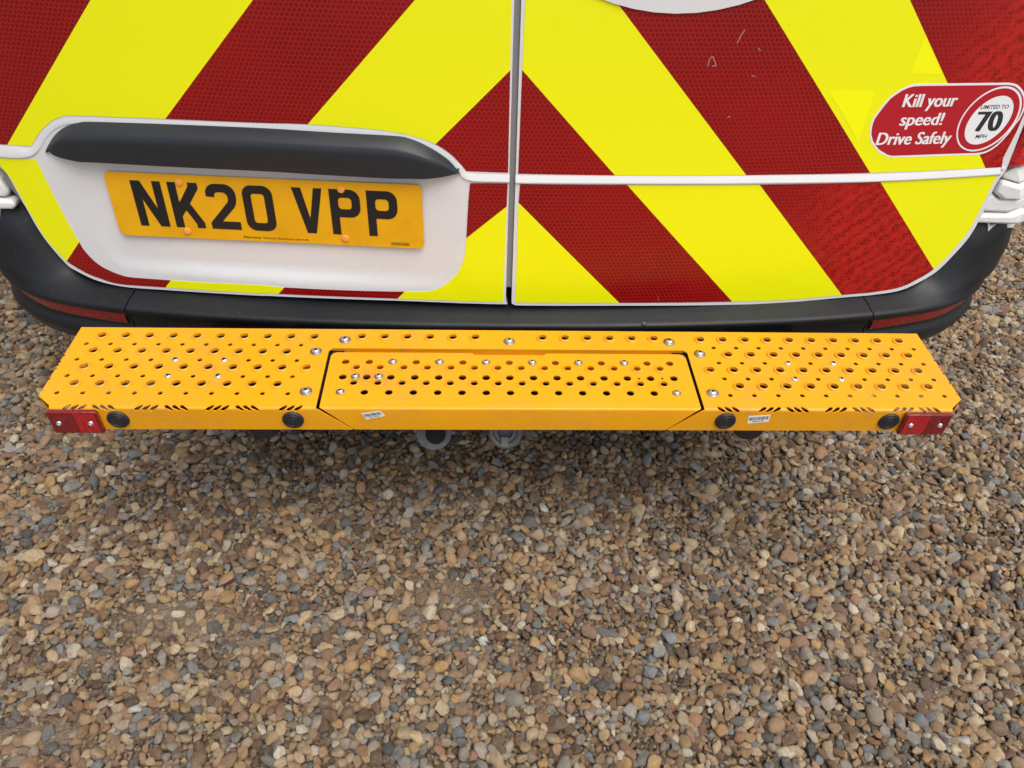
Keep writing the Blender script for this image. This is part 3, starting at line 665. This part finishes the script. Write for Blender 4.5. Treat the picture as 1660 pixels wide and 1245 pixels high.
GAPX = .2935                                  # inner edge of the end sections
XO = .7060; ch = .024; fx = GAPX; RY = -.0075       # outer edge, corner chamfer, gap edge, front edge of the back rail
holes, cols, bolts = [], [], []
right = [(fx - .006, RY), (fx, RY - .006), (fx, VF - .0035), (fx - .050, VB), (XO - ch, VB), (XO - ch, VF), (XO, YF + ch + .001)]
for yy in (-.112, -.086, -.062, -.054, -.046, -.030):        # notches left by the cut relief of the side fold
    right += [(XO, yy - .0022), (XO - .0026, yy - .0008), (XO - .0026, yy + .0008), (XO, yy + .0022)]
right += [(XO, YB)]
out = right + [(-u, v) for u, v in right[::-1]]
for sgn in (-1, 1):
    skip = {2: (4, 6), 4: (4, 6)}
    for r in (0, 2, 4, 6):
        for i in range(10):
            if i in skip.get(r, ()): bolts.append((BARE, col_x(sgn, i), -r*RO)); continue
            holes.append(circle(col_x(sgn, i), -r*RO, .0039, 12))
    for r in (-1, 1, 3, 5):
        for i in range(10):
            x, y = col_x(sgn, i + .5), -r*RO
            if i == 9 and r in (1, 5): bolts.append((BIG, sgn*.3135, -.017 if r == 1 else -.1125)); continue
            holes.append(circle(x, y, .0108, 20)); cols.append((x, y))
    for q, xg in enumerate((.646, .6035, .542, .4985, .4385, .395, .331)):
        a = math.radians(42) * (1 if q % 2 == 0 else -1) * -sgn
        for dx in (-.0112, 0, .0112): holes.append(slot(xg*sgn + dx, VF - .0035, a, .0160, .0054))
for i in range(6):
    for s in (-1, 1):
        x = s*(.0560 + .0375*i) - .0008; holes.append(circle(x, .0213, .0100, 20)); cols.append((x, .0213))
for x, y in ((-.271, .0135), (-.0005, .0125), (.268, .0135)): bolts.append((BIG, x, y))
bm = flat(out, holes); cut(bm, 1, [VF - RF*math.pi/2*i/5 for i in range(6)]); thicken(bm, fold, .0022)
for x, y in cols: collar(bm, x, y, H)
tread = P('step_tread', finish(bm, 'step_tread', 35), 'yellow_powdercoat', 'yellow perforated rear step tread with raised anti-slip holes and folded front face')
for me, x, y in bolts: bolt(me, x, y, tread)
bm = loft([[(x, RY + .0006 + .0004*k_, z) for x in (-fx + .004, fx - .004)] for k_, z in enumerate((H - .0024, H - .0140))])
bmesh.ops.solidify(bm, geom=bm.faces, thickness=.0018); bmesh.ops.recalc_face_normals(bm, faces=bm.faces)
P('rail_lip', finish(bm, 'rail_lip'), 'yellow_powdercoat', parent=tread)
bm = bmesh.new(); box(bm, (-.286, -.060, H-.0170), (.286, .030, H-.0145)); P('hinge_plate', finish(bm, 'hinge_plate'), 'yellow_powdercoat', parent=tread)
for sgn in (-1, 1):
    s = sgn; sec = tread
    # side and chamfer skirts
    bm = bmesh.new(); hs = .045; zt = H - .0026
    pts = [(XO - .0006, YB), (XO - .0006, YF + ch + .001), (XO - ch + .001, YF + .0006)]
    rows = [[(x*s, y, z) for x, y in pts] for z in (zt, zt - hs + .0026)]
    bm = loft(rows); bmesh.ops.solidify(bm, geom=bm.faces, thickness=.002 * (-s)); bmesh.ops.recalc_face_normals(bm, faces=bm.faces)
    P('side_skirt', finish(bm, 'side_skirt'), 'yellow_powdercoat', parent=sec)
    # orange tab showing under one of the holes
    bm = bmesh.new(); box(bm, (min(s*.312, s*.345), -.075, H-.012), (max(s*.312, s*.345), -.045, H-.008)); P('fixing_tab', finish(bm, 'fixing_tab'), 'yellow_powdercoat', parent=sec)
    # parking sensors
    for xs in (.588, .330):
        T4 = Matrix.Rotation(math.pi/2, 4, 'X')
        bm = lathe([(0, .0042), (.0060, .0042), (.0064, .0036), (.0100, .0036), (.0104, .0046), (.0112, .0046), (.0118, .0034), (.0146, .0038), (.0158, .0026), (.0163, 0), (.0150, -.004)], 36, T4)
        o = P('parking_sensor', finish(bm, 'parking_sensor', 40), 'black_rubber', parent=sec); o.location = (s*xs, YF, .3965)
    # reflector
    x0, x1 = (-.6845, -.6125) if sgn < 0 else (.6075, .6800)
    bm = bmesh.new(); box(bm, (x0, YF-.0075, .3735), (x1, YF-.0004, .4165)); rf = P('reflector', finish(bm, 'reflector'), 'reflector_lens_dark', parent=sec)
    b = rf.modifiers.new('bevel', 'BEVEL'); b.width = .0012; b.segments = 2
    xm = (x0+x1)/2 + .002
    for a_, b_2, mm in ((x0+.003, xm, 'reflector_lens_dark' if sgn < 0 else 'reflector_lens'), (xm+.0003, x1-.003, 'reflector_lens' if sgn < 0 else 'reflector_lens_dark')):
        bm = bmesh.new(); box(bm, (a_, YF-.0084, .3765), (b_2, YF-.0076, .4135)); P('reflector_face', finish(bm, 'reflector_face'), mm, parent=sec)
    rm = finish(lathe([(0, .001), (.0014, .001), (.0016, .0022), (.0032, .0020), (.0042, .0010), (.0044, 0)], 18, Matrix.Rotation(math.pi/2, 4, 'X')), 'rivet', 40)
    for xr in (x0+.013, x1-.013): o = P('rivet', rm, 'bright_steel', parent=sec); o.location = (xr, YF-.0084, .395)
# centre flap
FX = GAPX - .0050
outl = [(-FX+.010, -.0170), (-.0605, -.0170), (-.0595, -.0215), (.0565, -.0215), (.0575, -.0170), (FX-.010, -.0170), (FX-.003, -.0195), (FX, -.027), (FX, VF - .0015), (FX-.004, VF-.0050), (FX - .0480, VB-.0005), (-FX + .0480, VB-.0005), (-FX+.004, VF-.0050), (-FX, VF - .0015), (-FX, -.027), (-FX+.003, -.0195)]
holes, cols, bolts = [], [], []
fx0, fp = -.2630, .0373
for i in range(15):
    x = fx0 + fp*i
    if i in (2, 4, 6, 8, 10, 12): bolts.append((MED, x, -.0405))
    else: holes.append(circle(x, -.0405, .0060, 18))
    holes.append(circle(x, -.0770, .0062, 18))
    if i in (0, 14): bolts.append((MED, x + (.001 if i == 0 else -.002), -.1120))
    else: holes.append(circle(x, -.1120, .0060, 18))
for i in range(14):
    x = fx0 + fp*(i+.5)
    for y in (-.0550, -.0918): holes.append(circle(x, y, .0095, 20)); cols.append((x, y))
bolts += [(MED, fx0 + fp*.5 + .001, -.0765), (MED, fx0 + fp*1.5, -.0765)]
for i in (12, 13): holes.append(circle(fx0 + fp*(i+.5), -.0772, .0024, 10))
bm = flat(outl, holes); cut(bm, 1, [VF - RF*math.pi/2*i/5 for i in range(6)])
thicken(bm, lambda u, v, d: fold(u, v, d + .0008), .0022)
for x, y in cols: collar(bm, x, y, H - .0008, .0095, .0058, .0020)
flap = P('step_flap', finish(bm, 'step_flap', 35), 'yellow_powdercoat', 'yellow centre flap of the step that hinges up over the tow ball')
for me, x, y in bolts: bolt(me, x, y, flap, H - .0008)
# rust-stained bits around the left fasteners of the flap live in the paint; barcode labels:
def barcode(parent, corners, seed):
    c = [Vector(p) for p in corners]          # TL, TR, BR, BL on the front face (x,z)
    def at(a, b, off): p = (c[0]*(1-a) + c[1]*a)*(1-b) + (c[3]*(1-a) + c[2]*a)*b; return (p.x, YF - off, p.y)
    bm = bmesh.new(); q = [bm.verts.new(at(a, b, .0004)) for a, b in ((0, 1), (1, 1), (1, 0), (0, 0))]; bm.faces.new(q)
    q2 = [bm.verts.new(at(a, b, -.0000)) for a, b in ((0, 1), (1, 1), (1, 0), (0, 0))]
    for i in range(4): bm.faces.new([q[i], q2[i], q2[(i+1) % 4], q[(i+1) % 4]])
    lb = P('barcode_label', finish(bm, 'barcode_label'), 'label_white', parent=parent)
    if parent is flap or True:
        rnd = random.Random(seed); bm = bmesh.new(); a = .06
        while a < .92:
            w_ = rnd.choice((.010, .012, .022)); v = [bm.verts.new(at(*t_, .0006)) for t_ in ((a, .60), (a+w_, .60), (a+w_, .16), (a, .16))]; bm.faces.new(v); a += w_ + rnd.choice((.012, .018, .026))
        a = .24
        for n_ in (4, 2, 1, 3):
            for _ in range(n_): v = [bm.verts.new(at(*t_, .0006)) for t_ in ((a, .84), (a+.028, .84), (a+.028, .70), (a, .70))]; bm.faces.new(v); a += .038
            a += .04
        P('barcode_print', finish(bm, 'barcode_print'), 'print_black', parent=parent)['kind'] = 'stuff'
barcode(flap, ((-.2270, .4095), (-.1985, .4155), (-.1915, .4045), (-.2205, .3965)), 3)
barcode(tread, ((.3645, .4060), (.3975, .4095), (.3985, .3945), (.3655, .3905)), 5)

# steelwork underneath, widened as a dark liner so the holes look black
bm = bmesh.new(); box(bm, (-.545, -.118, .366), (.545, .040, .396)); box(bm, (-.69, -.012, .35), (-.56, .040, .39)); box(bm, (.56, -.012, .35), (.69, .040, .39))
box(bm, (-.305, -.120, .396), (-.27, .03, H-.006)); box(bm, (.27, -.120, .396), (.305, .03, H-.006)); box(bm, (-.53, .05, .31), (.53, .16, .36))
P('step_frame', finish(bm, 'step_frame'), 'black_metal')
for s in (-1, 1):
    bm = lathe([(0, -.006), (.018, -.006), (.024, 0), (.0265, .004), (.0265, .22)], 32, Matrix.Rotation(-math.pi/2, 4, 'X'))
    o = P('frame_tube', finish(bm, 'frame_tube', 40), 'black_rubber'); o.location = (s*.395, -.108, .336)
# tow hitch: a grey cast plate with a black teardrop cap, and its arm
def facing(loc, tilt, yaw=0.0): return Matrix.Translation(loc) @ Matrix.Rotation(yaw, 4, 'Z') @ Matrix.Rotation(tilt, 4, 'X')
T4 = facing((-.1245, -.085, .312), math.radians(52))
hit = bpy.data.objects.new('tow_hitch', bpy.data.meshes.new('tow_hitch')); COL.objects.link(hit); hit.parent = van
outl = arc_pts(0, -.006, .0290, 192, 348, 40) + [(.0265, .012), (.021, .06), (-.021, .06), (-.0275, .012)]
bm = flat(outl); thicken(bm, lambda a, b, d: T4 @ Vector((a, b, -d)), .022)
bm.to_mesh(hit.data); bm.free(); hit.data.materials.append(M['grey_casting'])
b = hit.modifiers.new('bevel', 'BEVEL'); b.width = .0025; b.segments = 3; b.limit_method = 'ANGLE'
tear = arc_pts(.003, -.0085, .0168, 160, 380, 24) + [(.0155, .006), (.011, .024), (-.003, .024), (-.0100, .006)]
bm = flat(tear); thicken(bm, lambda a, b, d: T4 @ Vector((a, b, .002-d)), .004); P('hitch_cap', finish(bm, 'hitch_cap'), 'black_metal', parent=hit)
bm = lathe([(0, .008), (.0045, .008), (.0055, .006), (.0055, .003), (.0085, .003), (.009, 0)], 6, T4 @ Matrix.Translation((-.0195, .020, 0))); P('hitch_bolt', finish(bm, 'hitch_bolt'), 'dark_recess', parent=hit)
bm = bmesh.new(); box(bm, (-.10, -.075, .300), (-.045, .06, .345), None); box(bm, (-.16, .0, .27), (-.07, .10, .33)); P('hitch_arm', finish(bm, 'hitch_arm'), 'black_metal')
# trailer socket
T4 = facing((-.0065, -.092, .314), math.radians(48), math.radians(-4)) @ Matrix.Scale(1.18, 4)
bm = lathe([(.0, -.012), (.010, -.012), (.011, -.003), (.0165, -.003), (.0175, .002), (.0215, .0035), (.0240, .001), (.0245, -.004), (.0225, -.030), (0, -.032)], 36, T4)
so = P('trailer_socket', finish(bm, 'trailer_socket', 40), 'grey_plastic')
bm = bmesh.new(); box(bm, (-.005, -.0215, -.002), (.005, -.008, .005), T4); box(bm, (-.012, .006, -.010), (.012, .028, .008), T4); P('socket_latch', finish(bm, 'socket_latch'), 'grey_plastic', parent=so)

# ---------------------------------------------------------------- ground
def soil_h(x, y):
    return (np.sin(x*3.1+.6)*np.cos(y*4.3+1.1)*.5 + np.sin(x*7.7+y*5.1)*.3 + np.sin(x*1.3-y*2.2+2)*.6)
def dirt(x, y):                              # patches where fines have worked up between the stones
    q = 0*x
    for cx, cy, rx, ry, a in DIRT: q = np.maximum(q, a*np.exp(-((x-cx)/rx)**2 - ((y-cy)/ry)**2))
    n = .5 + .25*np.sin(x*17+y*9) + .25*np.sin(y*23-x*13+1)
    return np.clip((q*(.75+.5*n)-.38)/.5, 0, 1)
DIRT = [(-.10, -.20, .13, .08, 1.0), (-.16, -.24, .10, .05, .8), (-.60, -.24, .17, .06, 1.0), (-.74, -.31, .14, .05, .9), (-.42, -.30, .10, .05, .8), (.54, -.33, .15, .06, .9), (.44, -.10, .12, .06, .8),
        (.68, -.40, .12, .05, .8), (-.72, -.45, .14, .05, .9), (.28, -.25, .08, .04, .6), (-1.25, .40, .10, .30, .9), (1.35, .55, .12, .25, .7), (0, -.75, .5, .08, .9), (1.2, -.5, .2, .1, .9), (-1.3, -.4, .2, .1, .9)]
def ground_mat():
    m = mat('soil', (0.12, 0.08, 0.05), 0.9, spec=0.2); g = NG(m)
    c = g.mix(g.ramp(g.noise(12, 6, 0.7), 0.3, 0.7), (0.12, 0.086, 0.058, 1), (0.27, 0.195, 0.13, 1))
    v = g.n('ShaderNodeTexVoronoi'); v.inputs['Scale'].default_value = 260; g.l(g.co, v.inputs['Vector'])
    cs = g.n('ShaderNodeSeparateColor'); g.l(v.outputs['Color'], cs.inputs[0])
    c = g.mix(g.math('MULTIPLY', g.ramp(cs.outputs[0], 0.5, 1.0), 0.6), c, (0.30, 0.24, 0.17, 1))
    g.l(c, g.b.inputs['Base Color'])
    h = g.math('ADD', g.noise(300, 5, 0.7), g.math('MULTIPLY', v.outputs['Distance'], -1.2)); g.bump(h, 0.8, 0.004); M['soil'] = m
    m = mat('far_gravel', (0.2, 0.16, 0.11), 0.9, spec=0.2); g = NG(m)
    v = g.n('ShaderNodeTexVoronoi'); v.inputs['Scale'].default_value = 60; g.l(g.co, v.inputs['Vector'])
    cs = g.n('ShaderNodeSeparateColor'); g.l(v.outputs['Color'], cs.inputs[0])
    c = g.mix(cs.outputs[0], (0.10, 0.075, 0.05, 1), (0.34, 0.27, 0.19, 1)); c = g.mix(g.math('MULTIPLY', g.ramp(cs.outputs[1], .75, .8), .8), c, (0.16, 0.17, 0.18, 1))
    c = g.mix(g.ramp(v.outputs['Distance'], .35, .75, 0, .7), c, (0.05, 0.035, 0.025, 1))
    g.l(c, g.b.inputs['Base Color']); g.bump(g.math('MULTIPLY', v.outputs['Distance'], -1.0), 0.7, 0.01); M['far_gravel'] = m
ground_mat()
GX0, GX1, GY0, GY1 = -2.3, 2.5, -1.05, 1.75
xs = np.linspace(GX0, GX1, 241); ys = np.linspace(GY0, GY1, 141)
XX, YY = np.meshgrid(xs, ys); ZZ = -.0055 + .0035*soil_h(XX, YY) + .0125*dirt(XX, YY) + rng.normal(0, .0006, XX.shape)
nv = len(xs); V = np.stack([XX, YY, ZZ], -1).reshape(-1, 3)
F = [(j*nv+i, j*nv+i+1, (j+1)*nv+i+1, (j+1)*nv+i) for j in range(len(ys)-1) for i in range(nv-1)]
me = bpy.data.meshes.new('ground'); me.from_pydata(V.tolist(), [], F); me.polygons.foreach_set('use_smooth', [True]*len(F))
gr = add_obj('ground', me, 'soil'); gr['kind'] = 'structure'
me = bpy.data.meshes.new('ground_beyond'); S_ = 60
me.from_pydata([(-S_, -S_, -.014), (S_, -S_, -.014), (S_, S_, -.014), (-S_, S_, -.014)], [], [(0, 1, 2, 3)])
gb = add_obj('ground_beyond', me, 'far_gravel'); gb['kind'] = 'structure'

# gravel: pebbles instanced on a relaxed lattice; nobody could count them
def pebble(seed, angular):
    r = np.random.default_rng(seed); bm = bmesh.new(); bmesh.ops.create_icosphere(bm, subdivisions=3, radius=1.0)
    N = r.normal(size=(8 if angular else 12, 3)); N /= np.linalg.norm(N, axis=1)[:, None]
    D = r.uniform(.50, 1.0, len(N)) if angular else r.uniform(.82, 1.05, len(N))
    k_ = 26.0 if angular else 9.0
    ph = r.uniform(0, 6, 6)
    for v in bm.verts:
        n = np.array(v.co.normalized()); c = N @ n
        t = np.where(c > .05, D/np.maximum(c, .05), 9.0); t = np.append(t, 1.08)
        rad = -np.log(np.sum(np.exp(-k_*t)))/k_
        rad *= 1 + .05*math.sin(4*n[0]+ph[3])*math.sin(4*n[1]+ph[4]) + .045*math.sin(3*n[0]*2+ph[0])*math.sin(3*n[1]+ph[1]) + .03*math.sin(5*n[2]+ph[2]+2*n[0])
        v.co = Vector(n*rad)
    me = finish(bm, 'pebble', 180 if not angular else 48)
    return me
def stone_mat():
    m = mat('stone', (0.3, 0.25, 0.2), 0.72, spec=0.35); g = NG(m)
    at = g.n('ShaderNodeAttribute', attribute_type='INSTANCER', attribute_name='tint')
    oi = g.n('ShaderNodeObjectInfo'); off = g.n('ShaderNodeVectorMath', operation='ADD'); g.l(g.co, off.inputs[0])
    sc_ = g.n('ShaderNodeVectorMath', operation='SCALE'); cmb = g.n('ShaderNodeCombineXYZ')
    for i in range(3): g.l(oi.outputs['Random'], cmb.inputs[i])
    g.l(cmb.outputs[0], sc_.inputs[0]); sc_.inputs['Scale'].default_value = 37.0; g.l(sc_.outputs[0], off.inputs[1]); vec = off.outputs[0]
    n1 = g.noise(1.7, 5, 0.7, vec); n2 = g.noise(6, 5, 0.75, vec); n3 = g.noise(3.0, 4, 0.7, vec)
    c = g.mix(g.ramp(n1, .36, .62), g.mix(0.35, at.outputs['Color'], (0.06, 0.045, 0.033, 1)), at.outputs['Color'])
    c = g.mix(g.math('MULTIPLY', g.ramp(n3, .55, .64), .55), c, (0.40, 0.33, 0.23, 1))
    c = g.mix(g.math('MULTIPLY', g.ramp(n2, .57, .66), .45), c, (0.07, 0.054, 0.042, 1))
    g.l(c, g.b.inputs['Base Color']); g.l(g.ramp(n2, .3, .7, .55, .85), g.b.inputs['Roughness'])
    g.bump(g.math('ADD', g.math('MULTIPLY', n1, 1.5), g.math('ADD', n2, g.noise(22, 3, .6, vec))), .9, .0020); M['stone'] = m
stone_mat()
pc = bpy.data.collections.new('pebble_shapes')
NV = 26
for i in range(NV):
    me = pebble(100+i, i % 6 < 5); me.materials.append(M['stone']); o = bpy.data.objects.new('pebble_%02d' % i, me); pc.objects.link(o)
PAL = [((174,146,110), 18), ((202,176,136), 12), ((150,118,82), 16), ((164,128,80), 7), ((126,98,72), 18), ((104,82,64), 13), ((130,124,114), 13), ((112,112,110), 9), ((84,82,79), 5), ((222,204,174), 5), ((134,98,72), 5), ((180,140,86), 2.5), ((148,130,112), 12), ((226,220,206), .8)]
pal = np.array([srgb(*c)[:3] for c, _ in PAL]); pw = np.array([w_ for _, w_ in PAL], float); pw /= pw.sum()
lum = pal @ np.array([.3, .6, .1]); pal = pal*.84 + lum[:, None]*np.array([1.08, .99, .82])*.16
def layer(sp, rmin, rmax, z0, seed, shape=2.2, keep=1.0, shade=1.0, region=(GX0+.1, GX1-.1, GY0+.1, GY1-.1)):
    r = np.random.default_rng(seed); x0, x1, y0, y1 = region
    nx, ny = int((x1-x0)/sp), int((y1-y0)/(sp*.866))
    I, J = np.meshgrid(np.arange(nx), np.arange(ny))
    px = x0 + (I + .5*(J % 2))*sp + r.normal(0, sp*.22, I.shape); py = y0 + J*sp*.866 + r.normal(0, sp*.22, I.shape)
    R_ = rmin + (rmax-rmin)*r.beta(1.3, shape*1.5, I.shape)
    for it in range(14):
        ddx = np.zeros_like(px); ddy = np.zeros_like(py)
        for dj in (-2, -1, 0, 1, 2):
            for di in (-2, -1, 0, 1, 2):
                if di == 0 and dj == 0: continue
                qx, qy, qr = np.roll(px, (-dj, -di), (0, 1)), np.roll(py, (-dj, -di), (0, 1)), np.roll(R_, (-dj, -di), (0, 1))
                ex, ey = px-qx, py-qy; d = np.hypot(ex, ey) + 1e-6; ov = np.clip((R_+qr)*.80 - d, 0, None); ov[d > sp*6] = 0
                ddx += ex/d*ov*.3; ddy += ey/d*ov*.3
        px += ddx; py += ddy
    px, py, R_ = px.ravel(), py.ravel(), R_.ravel()
    ok = (np.abs(px) > .8) | (py < .55); ok &= r.random(len(px)) < keep; dm = dirt(px, py); ok &= r.random(len(px)) > .50*dm
    px, py, R_ = px[ok], py[ok], R_[ok]; n = len(px)
    a = R_*r.uniform(1.0, 1.28, n); b = R_*r.uniform(.74, 1.0, n); c = R_*r.uniform(.46, .80, n)
    base = .0035*soil_h(px, py)
    pz = z0 + base + .0020*dirt(px, py) + c*.35 + (R_-rmin)*.30 + r.normal(0, .0022, n)
    rot = np.stack([r.normal(0, .42, n), r.normal(0, .42, n), r.uniform(0, 6.283, n)], 1)
    up_ = r.random(n) < .10; rot[up_, 0] += r.uniform(.6, 1.3, up_.sum())
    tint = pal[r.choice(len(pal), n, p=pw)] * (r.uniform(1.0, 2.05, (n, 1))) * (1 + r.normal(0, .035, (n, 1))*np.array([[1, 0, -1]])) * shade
    return np.stack([px, py, pz], 1), np.stack([a, b, c], 1), rot, tint, r.integers(0, NV, n)
layers = [layer(.0130, .0042, .0182, .0012, 1, 2.7), layer(.0094, .0030, .0078, -.0032, 2, 1.7, 1.0, .82), layer(.0072, .0014, .0040, .0026, 3, 1.6, .50, .95)]  # second layer darkened: shade between the stones put into its tint
pos, scl, rot, tint, idx = [np.concatenate(q) for q in zip(*layers)]
me = bpy.data.meshes.new('gravel'); n = len(pos); me.vertices.add(n); me.vertices.foreach_set('co', pos.ravel())
for nm, arr, tp in (('scl', scl, 'FLOAT_VECTOR'), ('rot', rot, 'FLOAT_VECTOR')):
    me.attributes.new(nm, tp, 'POINT').data.foreach_set('vector', arr.astype(np.float32).ravel())
me.attributes.new('tint', 'FLOAT_COLOR', 'POINT').data.foreach_set('color', np.c_[tint*np.minimum(1, (.30 + .35*tint.max(1, keepdims=True))/tint.max(1, keepdims=True)), np.ones(n)].astype(np.float32).ravel())
me.attributes.new('shape', 'INT', 'POINT').data.foreach_set('value', idx.astype(np.int32))
gv = bpy.data.objects.new('gravel', me); COL.objects.link(gv); gv['kind'] = 'stuff'; gv['label'] = 'loose brown, tan and grey gravel covering the ground around the van'; gv['category'] = 'gravel'
ng = bpy.data.node_groups.new('gravel_scatter', 'GeometryNodeTree'); N_ = ng.nodes
ng.interface.new_socket('Geometry', in_out='INPUT', socket_type='NodeSocketGeometry'); ng.interface.new_socket('Geometry', in_out='OUTPUT', socket_type='NodeSocketGeometry')
gi, go = N_.new('NodeGroupInput'), N_.new('NodeGroupOutput'); iop = N_.new('GeometryNodeInstanceOnPoints'); ci = N_.new('GeometryNodeCollectionInfo')
ci.inputs['Collection'].default_value = pc; ci.inputs['Separate Children'].default_value = True; ci.inputs['Reset Children'].default_value = True
iop.inputs['Pick Instance'].default_value = True
def named(nm, tp):
    x = N_.new('GeometryNodeInputNamedAttribute'); x.data_type = tp; x.inputs['Name'].default_value = nm; return x.outputs['Attribute']
e2r = N_.new('FunctionNodeEulerToRotation')
L_ = ng.links.new
L_(gi.outputs[0], iop.inputs['Points']); L_(ci.outputs[0], iop.inputs['Instance']); L_(named('rot', 'FLOAT_VECTOR'), e2r.inputs[0]); L_(e2r.outputs[0], iop.inputs['Rotation'])
L_(named('scl', 'FLOAT_VECTOR'), iop.inputs['Scale']); L_(named('shape', 'INT'), iop.inputs['Instance Index']); L_(iop.outputs[0], go.inputs[0])
md = gv.modifiers.new('scatter', 'NODES'); md.node_group = ng
print('pebbles', n)
